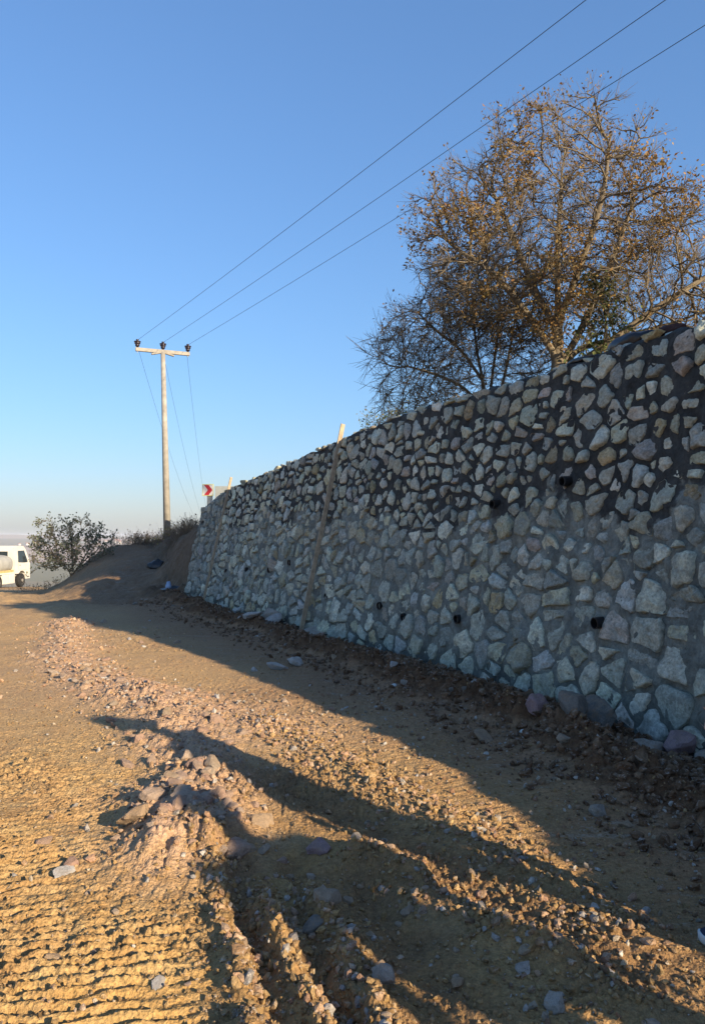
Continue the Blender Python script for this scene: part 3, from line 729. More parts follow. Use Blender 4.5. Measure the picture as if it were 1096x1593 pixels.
scatter_stuff("pebbles", 1300, s_front, 0.006, 0.034, RUBBLE, [(.46, .34, .2), (.46, .38, .28), (.38, .25, .16), (.42, .30, .19), (.47, .44, .40)], "pebbles strewn over the dirt track", 1, 3.5)
scatter_stuff("soil_clods", 11000, s_front, 0.005, 0.026, RUBBLE, CL_O, "small crumbs of ochre soil over the dirt track", 2, 2.6)
scatter_stuff("dark_clods", 7500, s_berm, 0.010, 0.085, RUBBLE, CL_D, "dark clods of loose soil along the wall foot", 3, 3.4)
def s_small(r2, n):
    xs, ys = [], []
    for P, hw, h, cl in RIDGE[3:]:
        P = np.array(P, float); S = np.r_[0, np.cumsum(np.hypot(*np.diff(P, axis=0).T))]; m_ = int(n * S[-1] / 10); t = r2.uniform(0, S[-1], m_)
        xs.append(np.interp(t, S, P[:, 0]) + r2.normal(0, hw * 0.8 + .02, m_)); ys.append(np.interp(t, S, P[:, 1]) + r2.normal(0, hw * 0.8 + .02, m_))
    return np.concatenate(xs), np.concatenate(ys)
scatter_stuff("ridge_clods", 3600, s_small, 0.008, 0.042, RUBBLE, CL_O, "broken clods of ochre soil along the rut edges", 6, 2.6)
def s_shade(r2, n):
    y = 2.4 * (9 / 2.4) ** r2.random(n); s0, _ = 0, 0; u = u_of_y(y); p = wall_P(u) - wall_Nin(u) * r2.uniform(0.9, 2.6, n)[:, None]; return p[:, 0], p[:, 1]
scatter_stuff("trodden_debris", 2200, s_shade, 0.006, 0.040, RUBBLE, [(.30, .19, .115), (.22, .13, .075), (.36, .30, .23), (.27, .15, .085), (.45, .42, .37)], "crumbs and chips trodden into the shaded track below the wall", 7, 3.2)
scatter_stuff("rubble_chips", 5200, s_ridge, 0.007, 0.050, RUBBLE, CL_P, "chips and crumbs of the rubble ridge", 4, 3.6)

# ------------------------------------------------------------------ trees and shrubs
def tubes(name, A, B, ra, rb, nside, m, parent, smooth=True, tint=None):
    A = np.asarray(A, float); B = np.asarray(B, float); d = B - A; L = np.linalg.norm(d, axis=1, keepdims=True); d = d / np.maximum(L, 1e-9)
    h = np.where(np.abs(d[:, 2:3]) < 0.9, np.array([[0, 0, 1.0]]), np.array([[1.0, 0, 0]]))
    e1 = np.cross(d, h); e1 /= np.linalg.norm(e1, axis=1, keepdims=True); e2 = np.cross(d, e1)
    an = np.arange(nside) * 2 * math.pi / nside; ring = np.cos(an)[None, :, None] * e1[:, None] + np.sin(an)[None, :, None] * e2[:, None]
    V = np.concatenate([A[:, None] + ring * np.asarray(ra)[:, None, None], B[:, None] + ring * np.asarray(rb)[:, None, None]], 1)
    n = len(A); a = np.arange(nside); b = (a + 1) % nside
    f = np.stack([a, b, b + nside, a + nside], -1); F = (f[None] + (np.arange(n) * 2 * nside)[:, None, None]).reshape(-1, 4)
    return V.reshape(-1, 3), F
def grow(path, attr_pts, D, di, dk, iters, r2, up=0.08, jit=0.12):
    nodes = [np.array(p, float) for p in path[0]]; par = list(path[1]); att = attr_pts.copy(); alive = np.ones(len(att), bool); child_dirs = {}
    for it in range(iters):
        kd = kdtree.KDTree(len(nodes))
        for q, p in enumerate(nodes): kd.insert(p, q)
        kd.balance(); acc = {}
        for q in np.nonzero(alive)[0]:
            co, idx, dist = kd.find(att[q])
            if dist < dk: alive[q] = False; continue
            if dist < di:
                v = (att[q] - nodes[idx]) / dist
                if idx in acc: acc[idx] += v
                else: acc[idx] = v.copy()
        if not acc: break
        new = 0
        for idx, v in acc.items():
            v = v / (np.linalg.norm(v) + 1e-9) + r2.normal(0, jit, 3) + np.array([0, 0, up]); v /= np.linalg.norm(v)
            if par[idx] >= 0:
                pd = nodes[idx] - nodes[par[idx]]; pd /= np.linalg.norm(pd) + 1e-9; v = v + 0.35 * pd; v /= np.linalg.norm(v)
            c = child_dirs.setdefault(idx, [])
            if any(np.dot(v, w_) > 0.93 for w_ in c) or len(c) > 3: continue
            c.append(v); nodes.append(nodes[idx] + v * D); par.append(idx); new += 1
        if not new: break
    return np.array(nodes), np.array(par)
def radii(par, tip, e):
    n = len(par); s = np.zeros(n); kids = np.zeros(n, int)
    for q in range(n):
        if par[q] >= 0: kids[par[q]] += 1
    for q in range(n - 1, -1, -1):
        if kids[q] == 0: s[q] = tip ** e
        if par[q] >= 0: s[par[q]] += s[q]
    return s ** (1 / e), kids
def bark(name, a, b, sc_=6):
    k = N(name, 0.95, 0.15); p = k.obj(); n1 = k.noise(k.scale(p, (1, 1, 0.35)), sc_, 6, 0.7)
    return k.done(k.mix(k.ramp(n1, 0.3, 0.7), a, b), k.bump(n1, 0.6, 0.03))
def leafmat(name, cols, trans=0.25):
    k = N(name, 0.7, 0.25); c = k.at('tint', True)
    k.put(k.b.inputs['Base Color'], c)
    tr = k.n("ShaderNodeBsdfTranslucent"); k.put(tr.inputs[0], c); mx = k.n("ShaderNodeMixShader"); mx.inputs[0].default_value = trans
    k.t.links.new(k.b.outputs[0], mx.inputs[1]); k.t.links.new(tr.outputs[0], mx.inputs[2])
    k.t.links.new(mx.outputs[0], k.t.nodes['Material Output'].inputs[0]); return k.m
BARK = bark("oak_bark", (0.115, 0.092, 0.066), (0.22, 0.18, 0.125))
LEAF = leafmat("leaf", None)
def leaves(name, P, Dm, size, cols, r2, parent, m=LEAF, asp=0.55):
    n = len(P); d = r2.normal(size=(n, 3)) + Dm * 0.6; d /= np.linalg.norm(d, axis=1, keepdims=True)
    s = np.cross(d, r2.normal(size=(n, 3))); s /= np.linalg.norm(s, axis=1, keepdims=True); nn = np.cross(d, s)
    L = (size * r2.uniform(0.6, 1.35, n))[:, None]
    V = np.stack([P, P + d * L * 0.45 + s * L * asp * 0.5 + nn * L * 0.10, P + d * L, P + d * L * 0.45 - s * L * asp * 0.5 + nn * L * 0.10], 1)
    F = np.array([[0, 1, 2], [0, 2, 3]])[None] + (np.arange(n) * 4)[:, None, None]
    me = npmesh(name, V.reshape(-1, 3), F.reshape(-1, 3), False, m)
    c = np.array(cols)[r2.integers(0, len(cols), n)] * r2.uniform(0.7, 1.25, (n, 1)); attr(me, 'tint', np.repeat(c, 4, 0))
    return mobj(name, me, parent)
def make_tree(name, label, cat, loc, path, att, D, di, dk, iters, tip, e, twigs, leafn, leafsize, cols, seed, barkm=BARK, leafprob=None, up=0.08, twl=(0.25, 0.6), rmul=1.0, twr=0.006, leafm=LEAF, droop=0.0, asp_=0.55):
    r2 = np.random.default_rng(seed); nodes, par = grow(path, att, D, di, dk, iters, r2, up); rad_, kids = radii(par, tip, e); rad_ = rad_ * rmul
    nodes = nodes.copy()
    k = np.nonzero(par >= 0)[0]
    t = thing(name, label, cat, loc)
    big = rad_[k] > 0.03
    P0 = nodes[par[k]]; P1 = nodes[k]; r0 = np.minimum(rad_[par[k]], rad_[k] * 1.6); r1 = rad_[k]
    V1, F1 = tubes("", P0[big], P1[big], r0[big], r1[big], 8, None, None)
    Vs, Fs = [V1], [F1]; nv = len(V1)
    V2, F2 = tubes("", P0[~big], P1[~big], r0[~big], r1[~big], 4, None, None); Vs.append(V2); Fs.append(F2 + nv); nv += len(V2)
    me = npmesh("trunk", np.vstack(Vs), np.vstack(Fs), True, barkm); mobj("trunk", me, t)
    # twigs
    thin = np.nonzero((rad_ < tip * 3.2 * rmul) & (par >= 0))[0]
    src = thin[r2.integers(0, len(thin), twigs)]; pd = nodes[src] - nodes[par[src]]; pd /= np.linalg.norm(pd, axis=1, keepdims=True)
    d1 = pd * 0.9 + r2.normal(0, 0.42, (twigs, 3)) + np.array([0, 0, 0.25 - droop]); d1 /= np.linalg.norm(d1, axis=1, keepdims=True)
    l1 = r2.uniform(*twl, twigs)[:, None]; A = nodes[src]; B = A + d1 * l1 * 0.5
    d2 = d1 + r2.normal(0, 0.2, (twigs, 3)); d2 /= np.linalg.norm(d2, axis=1, keepdims=True); E_ = B + d2 * l1 * 0.5
    d3 = d1 + r2.normal(0, 0.45, (twigs, 3)); d3 /= np.linalg.norm(d3, axis=1, keepdims=True); G_ = B + d3 * l1 * 0.4
    tr = np.full(twigs, twr)
    Va, Fa = tubes("", np.vstack([A, B, B]), np.vstack([B, E_, G_]), np.r_[tr, tr * .75, tr * .6], np.r_[tr * .75, tr * .35, tr * .3], 3, None, None)
    me = npmesh("twigs", Va, Fa, True, barkm); mobj("twigs", me, t)
    if leafn:
        ends = np.vstack([E_, G_, B]); dd = np.vstack([d2, d3, d1])
        pr = np.ones(len(ends)) if leafprob is None else leafprob(ends)
        ix = r2.choice(len(ends), leafn, p=pr / pr.sum()); leaves("crown", ends[ix] + r2.normal(0, 0.05, (leafn, 3)), dd[ix], leafsize, cols, r2, t, leafm, asp_)
    return t, nodes, par, rad_
def blob(r2, n, ells):
    out = []
    wts = np.array([a * b * c for _, (a, b, c) in ells]); wts = wts / wts.sum()
    for (c, s_), wt in zip(ells, wts):
        m_ = int(n * wt) + 1; v = r2.normal(size=(m_, 3)); v /= np.linalg.norm(v, axis=1, keepdims=True); v *= (r2.random(m_) ** 0.42)[:, None]
        out.append(np.array(c) + v * np.array(s_))
    return np.vstack(out)
def trunkpath(pts, D):
    P = catmull([p[:2] for p in pts], 8); Z = catmull([(p[2], 0) for p in pts], 8)[:, 0]; Q = np.c_[P, Z]
    S = np.r_[0, np.cumsum(np.linalg.norm(np.diff(Q, axis=0), axis=1))]; t = np.arange(0, S[-1], D)
    q = np.stack([np.interp(t, S, Q[:, a]) for a in range(3)], -1); return q
def join_paths(paths):       # first path is the stem; each later one starts on the nearest node of what is there already
    nodes = [p for p in paths[0]]; par = list(range(-1, len(nodes) - 1))
    for q in paths[1:]:
        d = np.linalg.norm(np.array(nodes) - q[0], axis=1); last = int(d.argmin())
        for p in q[1:]: nodes.append(p); par.append(last); last = len(nodes) - 1
    return nodes, par
T1 = np.array([4.55, 17.0]); z1 = float(ground(np.array([T1[0]]), np.array([T1[1]]))[0])
r2 = np.random.default_rng(3)
# big oak, local coordinates above its foot (z1)
zt = lambda z: z - z1
D = 0.2
stem = trunkpath([(0, 0, -0.1), (0.0, 0, zt(5.2)), (0.02, 0.05, zt(6.6)), (0.05, 0.1, zt(8.2)), (0.15, 0.1, zt(9.6))], D)
limbs = [stem,
    trunkpath([(0, 0, zt(5.5)), (-0.7, -0.1, zt(6.5)), (-1.5, -0.2, zt(7.4)), (-2.2, -0.1, zt(7.9))], D),
    trunkpath([(0, 0, zt(6.1)), (-0.45, 0.4, zt(7.3)), (-0.9, 0.6, zt(8.6)), (-1.3, 0.7, zt(9.6))], D),
    trunkpath([(0, 0, zt(5.3)), (0.55, 0.1, zt(6.2)), (1.2, 0.1, zt(7.6)), (1.7, 0.2, zt(8.9))], D),
    trunkpath([(0, 0, zt(6.3)), (0.4, -0.5, zt(7.5)), (0.75, -0.8, zt(8.8)), (0.9, -0.9, zt(10.0))], D),
    trunkpath([(0, 0, zt(5.1)), (0.9, -0.3, zt(5.7)), (2.0, -0.5, zt(6.5)), (3.1, -0.5, zt(7.2))], D),
    trunkpath([(0, 0, zt(5.2)), (0.7, 0.7, zt(5.9)), (1.8, 1.2, zt(6.3)), (3.2, 1.3, zt(6.7))], D)]
att = blob(r2, 2900, [((0.1, 0, zt(8.85)), (2.35, 2.1, 2.5)), ((-2.0, 0, zt(8.5)), (1.35, 1.4, 1.4)), ((-1.5, 0, zt(7.9)), (1.75, 1.8, 1.75)), ((2.3, 0, zt(7.4)), (2.1, 2.0, 1.9)), ((-0.2, 0, zt(7.2)), (2.6, 2.1, 1.5)), ((3.0, 0, zt(6.2)), (1.9, 1.8, 0.9)), ((0.9, 0, zt(5.8)), (1.6, 1.4, .7))])
OAKC = [(.25, .145, .048), (.31, .18, .055), (.20, .12, .042), (.27, .185, .055), (.18, .125, .042), (.33, .22, .07), (.22, .11, .04)]
lp = lambda e: np.clip(0.35 + 0.35 * (e[:, 2] - zt(7.0)) / 2 + 1.5 * fbm(e[:, 0] * 1.1, e[:, 2] * 1.1, 3, 55), 0.03, 2.5)
make_tree("oak_tree", "big oak with thin brown leaves and many ascending limbs behind the wall", "tree", (T1[0], T1[1], z1), join_paths(limbs), att, D, 1.5, 0.27, 90, 0.0085, 2.35, 9000, 19000, 0.078, OAKC, 21, leafprob=lp, rmul=1.42)
# unseen bushy trees added beyond the right edge, placed to shade the far track
def side_tree(label, x, y, h, w_, seed):
    z0 = float(ground(np.array([x]), np.array([y]))[0]) - 0.05; r2 = np.random.default_rng(seed)
    stem = trunkpath([(0, 0, 0), (0.05, 0, h * .3), (-.05, .05, h * .6), (0, 0, h * .85)], 0.25)
    a = blob(r2, 520, [((0, 0, h * .58), (w_, w_, h * .42)), ((0, 0, h * .3), (w_ * .9, w_ * .9, h * .28))])
    make_tree("added_shade_tree", label, "tree", (x, y, z0), join_paths([stem]), a, 0.25, 1.6, 0.35, 60, 0.012, 2.3, 2200, 9000, 0.2, [(.06, .07, .03), (.08, .085, .035), (.10, .08, .035)], seed, asp_=0.8)
side_tree("added unseen thick leafy tree for shade, on the bank top nearest the camera", 7.2, 3.8, 5.6, 1.05, 71)
side_tree("added unseen tall thick tree shading the far track, beyond the nearer one", 9.4, 6.7, 5.0, 1.8, 72)
side_tree("added unseen leafy shade tree farthest along the bank top beyond the right edge", 9.1, 9.0, 6.6, 1.3, 73)
# bare multi-stemmed tree to its left
T2 = np.array([3.25, 18.6]); z2 = float(ground(np.array([T2[0]]), np.array([T2[1]]))[0]); zt2 = lambda z: z - z2
r2 = np.random.default_rng(4)
D2 = 0.19
stems = [trunkpath([(0.0, 0, -.1), (-0.05, 0, zt2(4.9)), (-0.25, 0, zt2(6.2)), (-0.35, 0.1, zt2(7.6))], D2),
    trunkpath([(0.02, 0, zt2(3.9)), (0.12, .1, zt2(5.2)), (0.3, 0.1, zt2(6.6)), (0.4, 0.1, zt2(8.0))], D2),
    trunkpath([(0, 0, zt2(4.2)), (0.35, -.1, zt2(5.2)), (0.6, -0.1, zt2(6.4)), (0.75, -0.1, zt2(7.4))], D2),
    trunkpath([(0, 0, zt2(4.6)), (-0.6, 0, zt2(5.2)), (-1.3, -0.1, zt2(5.5)), (-2.0, -0.1, zt2(5.7))], D2),
    trunkpath([(0, 0, zt2(5.2)), (-0.6, 0.1, zt2(6.1)), (-1.2, 0.1, zt2(6.6)), (-1.7, 0.1, zt2(7.1))], D2)]
att = blob(r2, 2300, [((-0.2, 0, zt2(6.9)), (1.6, 1.3, 1.6)), ((-1.4, 0, zt2(5.9)), (1.55, 1.3, 1.35)), ((-1.5, 0, zt2(4.9)), (1.25, 1.1, .6)), ((0.5, 0, zt2(5.9)), (1.0, 1.0, 1.4))])
BARK2 = bark("grey_bark", (0.12, 0.095, 0.068), (0.22, 0.18, 0.125))
lp2 = lambda e: np.clip(0.1 + 0.6 * (e[:, 2] - zt2(6.0)), 0.05, 2)
make_tree("bare_tree", "nearly bare many stemmed tree with drooping twigs left of the big oak", "tree", (T2[0], T2[1], z2), join_paths(stems), att, D2, 1.3, 0.2, 80, 0.0065, 2.5, 5200, 1500, 0.07, [(.20, .11, .05), (.16, .10, .05)], 22, BARK2, lp2, up=0.0, twl=(0.3, 0.75), twr=0.0065, droop=0.2)
# ivy climbing the oak's right limb
r2 = np.random.default_rng(6)
ivt = thing("ivy", "dark green ivy climbing the right limb of the big oak", "ivy", (T1[0], T1[1], z1))
n = 1500; t = r2.random(n); zz = zt(4.6) + t * 2.7; cx = 0.35 + 0.25 * t + 0.5 * np.sin(t * 3) ; wv = 0.34 * (1 - 0.6 * t) + 0.08
Pn = np.c_[cx + r2.normal(0, 1, n) * wv, -0.35 + r2.normal(0, .25, n), zz]
leaves("foliage", Pn, np.zeros((n, 3)), 0.085, [(.08, .11, .035), (.11, .13, .04), (.15, .14, .05), (.06, .08, .03)], r2, ivt, asp=0.9)
a = np.linspace(0, 1, 14); Q = np.c_[0.35 + 0.25 * a + 0.5 * np.sin(a * 3), -0.3 + 0 * a, zt(4.3) + a * 3.0]
V_, F_ = tubes("", Q[:-1], Q[1:], np.full(13, .03), np.full(13, .025), 5, None, None); mobj("stem", npmesh("stem", V_, F_, True, BARK2), ivt)

GREEN = [(.14, .16, .095), (.17, .19, .12), (.11, .125, .07), (.20, .20, .14), (.22, .20, .13)]
def shrub(name, label, x, y, w_, h_, seed, leafn, lsize, cols, D=0.14, twr=0.006, natt=500, tip=0.006, twigs=900, base=None):
    r2 = np.random.default_rng(seed); z0 = gz(x, y) - 0.05
    att = blob(r2, natt, [((0, 0, h_ * 0.55), (w_ / 2, w_ / 2.4, h_ * 0.47)), ((-w_ * 0.22, 0, h_ * 0.35), (w_ * 0.32, w_ * .3, h_ * 0.33)), ((w_ * 0.24, 0, h_ * 0.4), (w_ * 0.3, w_ * .3, h_ * 0.3))])
    nodes = [np.array([0, 0, 0.0])]; par = [-1]
    for q in range(6):
        a = q * 1.05 + r2.uniform(-.3, .3); nodes.append(np.array([math.cos(a) * 0.08, math.sin(a) * 0.08, D])); par.append(0)
    return make_tree(name, label, "shrub", (x, y, z0), (nodes, par), att, D, w_ * 0.5, D * 1.3, 50, tip, 2.3, twigs, leafn, lsize, cols, seed + 1, BARK2, up=0.05, twl=(0.15, 0.35), twr=twr)
shrub("round_shrub", "rounded grey green leafy shrub on the brow above the white truck", -10.95, 30.2, 3.3, 2.35, 31, 3000, 0.11, GREEN, 0.2, 0.007, 420, 0.008, 1100)
shrub("leafy_shrub", "small leafy green bush peeping over the wall left of the trees", 0.62, 14.6, 0.95, 1.05, 33, 900, 0.055, [(.10, .15, .05), (.14, .17, .06), (.2, .18, .06)], 0.09, 0.004, 200, 0.004, 400)
# dry brush and tufts on the bank
DRY = leafmat("dry_leaf", None, 0.15)
def brush(label, x, y, w_, h_, seed, n=240, leafn=150, cols=((.13, .09, .07), (.10, .07, .06)), r=0.006, name="dry_brush"):
    r2 = np.random.default_rng(seed); t = thing(name, label, "brush", (x, y, gz(x, y) - 0.03))
    A = np.c_[r2.normal(0, w_ * .22, n), r2.normal(0, w_ * .22, n), np.zeros(n)]
    for q in range(n): A[q, 2] = gz(x + A[q, 0], y + A[q, 1]) - gz(x, y)
    d = np.c_[r2.normal(0, .45, n), r2.normal(0, .45, n), np.ones(n)]; d /= np.linalg.norm(d, axis=1, keepdims=True)
    L = (h_ * r2.uniform(.4, 1.0, n))[:, None]; B = A + d * L * .55; e = d + r2.normal(0, .35, (n, 3)); e /= np.linalg.norm(e, axis=1, keepdims=True)
    E_ = B + e * L * .5; G_ = B + (d + r2.normal(0, .6, (n, 3))) * L * .3
    V_, F_ = tubes("", np.vstack([A, B, B]), np.vstack([B, E_, G_]), np.r_[[r] * n, [r * .7] * n, [r * .6] * n], np.r_[[r * .7] * n, [r * .3] * n, [r * .3] * n], 3, None, None)
    tag(mobj("stems", npmesh("stems", V_, F_, True, BARK2), t), kind="stuff")
    leaves("foliage", np.vstack([E_, G_])[r2.integers(0, 2 * n, leafn)], np.zeros((leafn, 3)), 0.07, cols, r2, t, DRY)
brush("dark dry brush on the bank between the pole and the wall", -5.55, 26.0, 1.2, 0.75, 41, 420, 200)
brush("sparse reddish dry weeds on the bank right of the pole foot", -6.5, 28.6, 1.5, 0.8, 42, 160, 160, ((.25, .15, .12), (.2, .12, .1)), .005)
brush("dark low bramble at the left of the pole foot", -8.75, 32.4, 1.6, 0.6, 43, 360, 260, ((.09, .06, .05), (.07, .06, .04)))
brush("golden grass tuft at the right of the pole foot", -7.55, 31.3, 0.9, 0.55, 44, 420, 300, ((.36, .28, .08), (.28, .26, .08)), .005, "grass_tuft")
brush("pale dry weeds along the brow right of the round shrub", -9.9, 33.5, 2.6, 0.8, 45, 120, 90, ((.20, .15, .10), (.15, .11, .08)), .005)
brush("low dry weeds on the brow between the shrub and the truck", -12.9, 32.0, 2.6, 0.45, 46, 130, 120, ((.22, .16, .09), (.16, .12, .07)), .006)

# ------------------------------------------------------------------ utility pole and wires
CONC = plain("pole_concrete", (0.30, 0.275, 0.235), 0.9, 0.25, 3.0, 0.3)
INS = plain("brown_glaze", (0.022, 0.014, 0.022), 0.25, 0.2, 5, 0, 0.5)
IRON = plain("galvanised_iron", (0.30, 0.30, 0.29), 0.55, 0.2, 6, 0, 0.4, 0.4)
PX, PY = -8.13, 34.0; PZ = 1.5; TOP = 9.72
pole = thing("utility_pole", "tall pale concrete power pole with short crossarm on the bank", "utility pole", (PX, PY, PZ))
lean = -0.27
bm = bmesh.new(); add_tube(bm, (0, 0, -0.4), (lean, 0, TOP - PZ), 0.165, 0.098, 18); bobj("shaft", bm, CONC, pole, True)
ax = Vector((0.92, 0.39, 0)); ay = Vector((-0.39, 0.92, 0)); Mx = Matrix((ax, ay, Vector((0, 0, 1)))).transposed()
bm = bmesh.new(); add_box(bm, Vector((lean, 0, TOP - PZ + 0.03)), (2.36, 0.13, 0.16), Mx, 0.012)
for sgn in (-1, 1): add_box(bm, Vector((lean, 0, TOP - PZ - 0.06)) + ax * 0.25 * sgn, (0.5, 0.12, 0.07), Mx @ Matrix.Rotation(R(-14 * -sgn), 3, 'Y'), 0.008)
bobj("crossarm", bm, CONC, pole)
wtops = []
for k_ in (-1, 0, 1):
    c = Vector((lean, 0, TOP - PZ + 0.11)) + ax * 1.10 * k_
    bm = bmesh.new(); add_lathe(bm, [(0.05, 0.0), (0.05, 0.05), (0.09, 0.06), (0.10, 0.12), (0.075, 0.14), (0.12, 0.16), (0.135, 0.20), (0.09, 0.225), (0.145, 0.24), (0.15, 0.275), (0.10, 0.29), (0.06, 0.30), (0.055, 0.34), (0.07, 0.36), (0.03, 0.37)], 16, Matrix.Translation(c))
    o = bobj("insulator", bm, INS, pole, True)
    bm = bmesh.new(); add_tube(bm, c + Vector((0, 0, -0.22)), c, 0.02, 0.02, 8); bobj("pin", bm, IRON, o)
    wtops.append(Vector((PX, PY, PZ)) + c + Vector((0, 0, 0.33)))
WIRE = plain("wire", (0.035, 0.035, 0.04), 0.5, 0.1, 3, 0, 0.3, 0.3)
def wire(a, b, sag, r, label, group, n=60):
    a = Vector(a); b = Vector(b); t = np.linspace(0, 1, n + 1); P = np.outer(1 - t, a) + np.outer(t, b); P[:, 2] -= sag * 4 * t * (1 - t)
    V_, F_ = tubes("", P[:-1] - np.array(a), P[1:] - np.array(a), np.full(n, r), np.full(n, r), 5, None, None)
    o = mobj("power_line", npmesh("power_line", V_, F_, True, WIRE), None, a); tag(o, label, "wire", group)
wd_ = Vector((13.35, -21.9, 0.15)) * 1.75
for k_, lb in enumerate(["upper left wire from the pole's left insulator rising across the sky", "middle of three wires rising from the pole across the sky", "lowest right wire from the pole passing behind the oak top"]):
    wire(wtops[k_], wtops[k_] + wd_ * 1.0, 0.18, 0.0065, lb, "wires rising from the pole to the upper right")
for k_, lb in enumerate(["thin wire falling from the left end of the crossarm", "thin wire falling from the pole top behind the shaft", "thin wire falling from the right end of the crossarm towards the sign"]):
    a = Vector((PX, PY, PZ)) + Vector((lean, 0.1, TOP - PZ - 0.05)) + ax * 1.05 * (k_ - 1)
    wire(a, ((-17.9, 90, 2.9), (-17.2, 90, 2.9), (-16.9, 90, 4.2))[k_], 0.9, 0.006, lb, "wires falling away behind the pole")

# ------------------------------------------------------------------ road signs beyond the wall
WHT = plain("sign_white", (0.62, 0.62, 0.58), 0.5, 0.06); RED = plain("sign_red", (0.48, 0.03, 0.04), 0.5, 0.08); YG = plain("sign_border", (0.62, 0.60, 0.24), 0.5, 0.06); SGR = plain("sign_grey", (0.25, 0.27, 0.27), 0.55, 0.12)
sx, sy = -5.62, 30.0; sz = gz(sx, sy); cz = 3.37
sg = thing("chevron_sign", "square road sign with red chevron pointing right, above the wall's far end", "road sign", (sx, sy, sz), R(-8))
bm = bmesh.new(); add_box(bm, (0, 0, cz - sz), (0.46, 0.025, 0.46), None, 0.004); bobj("border", bm, YG, sg)
bm = bmesh.new(); add_box(bm, (0, -0.014, cz - sz), (0.41, 0.006, 0.41), None, 0.001); bobj("panel", bm, WHT, sg)
bm = bmesh.new(); h = 0.2
pts = [(-0.15, h), (0.03, h), (0.19, 0), (0.03, -h), (-0.15, -h), (0.0, 0)]
f_ = [bm.verts.new((x_, -0.021, cz - sz + z_)) for x_, z_ in pts]; b_ = [bm.verts.new((x_, -0.016, cz - sz + z_)) for x_, z_ in pts]
bm.faces.new(f_); bm.faces.new(b_[::-1])
for q in range(6): bm.faces.new((f_[q], b_[q], b_[(q + 1) % 6], f_[(q + 1) % 6]))
bobj("chevron", bm, RED, sg)
bm = bmesh.new(); add_box(bm, (0.06, 0.06, (cz - sz - 0.15) / 2), (0.22, 0.05, cz - sz + 0.1), None, 0.004); bobj("post", bm, SGR, sg)
s2x, s2y = -5.3, 31.2; s2z = gz(s2x, s2y)
s2 = thing("grey_sign", "back of a grey road sign half hidden behind the wall's far corner", "road sign", (s2x, s2y, s2z))
bm = bmesh.new(); add_box(bm, (0.1, 0, 3.32 - s2z), (0.72, 0.03, 0.55), None, 0.004); bobj("panel", bm, SGR, s2)
bm = bmesh.new(); add_tube(bm, (0.1, 0.05, -0.1), (0.1, 0.05, 3.3 - s2z), 0.03, 0.03, 10); bobj("post", bm, SGR, s2)

# ------------------------------------------------------------------ water truck on the lower road
PAINT = plain("cream_paint", (0.58, 0.56, 0.50), 0.45, 0.08, 3); TANKM = plain("dusty_tank", (0.36, 0.35, 0.31), 0.55, 0.15, 2); RUB = plain("tyre_rubber", (0.02, 0.02, 0.02), 0.85, 0.2, 6); GLASS = plain("dark_glass", (0.02, 0.03, 0.035), 0.12, 0.1, 2, 0, 0.5)
RIM = plain("dusty_rim", (0.25, 0.23, 0.2), 0.6); STRIPE = plain("ochre_band", (0.50, 0.37, 0.16), 0.6); CHAS = plain("chassis", (0.06, 0.055, 0.05), 0.7); LET = plain("red_letter", (0.42, 0.10, 0.08), 0.6)
tx, ty = -23.85, 49.4; tz = min(gz(tx + 1.1, ty), gz(tx + 1.1, ty + 3.5)) + 0.02
tr = thing("water_truck", "white tanker truck parked on the lower track, seen from behind its right corner", "truck", (tx, ty, tz), R(-1))
def wheel(x, y, parent, dual=False):
    wv = 0.5 if dual else 0.28; Mw = Matrix.Translation((x, y, 0.48)) @ Matrix.Rotation(R(90), 4, 'Y'); s_ = 1 if x > 0 else -1
    bm = bmesh.new(); add_lathe(bm, [(0.28, -wv / 2), (0.44, -wv / 2), (0.48, -wv / 2 + 0.05), (0.48, wv / 2 - 0.05), (0.44, wv / 2), (0.28, wv / 2)], 28, Mw)
    o = bobj("wheel", bm, RUB, parent, False)
    bm = bmesh.new(); add_lathe(bm, [(0.27, wv / 2 * s_ - 0.02 * s_), (0.27, wv / 2 * s_ + 0.005 * s_), (0.2, wv / 2 * s_ - 0.05 * s_), (0.1, wv / 2 * s_ - 0.05 * s_), (0.1, wv / 2 * s_ + 0.04 * s_), (0.02, wv / 2 * s_ + 0.04 * s_)], 20, Mw); bobj("rim", bm, RIM, o)
for sgn in (-1, 1): wheel(1.05 * sgn, 0, tr, True); wheel(1.06 * sgn, 3.55, tr)
bm = bmesh.new()
for sgn in (-1, 1): add_box(bm, (0.42 * sgn, 1.7, 0.78), (0.09, 6.3, 0.22))
for yy in (-1.3, 0, 1.6, 3.5): add_box(bm, (0, yy, 0.78), (0.8, 0.1, 0.15))
add_tube(bm, (-1, 0, .48), (1, 0, .48), .08, .08); add_tube(bm, (-1, 3.55, .48), (1, 3.55, .48), .07, .07); bobj("chassis", bm, CHAS, tr)
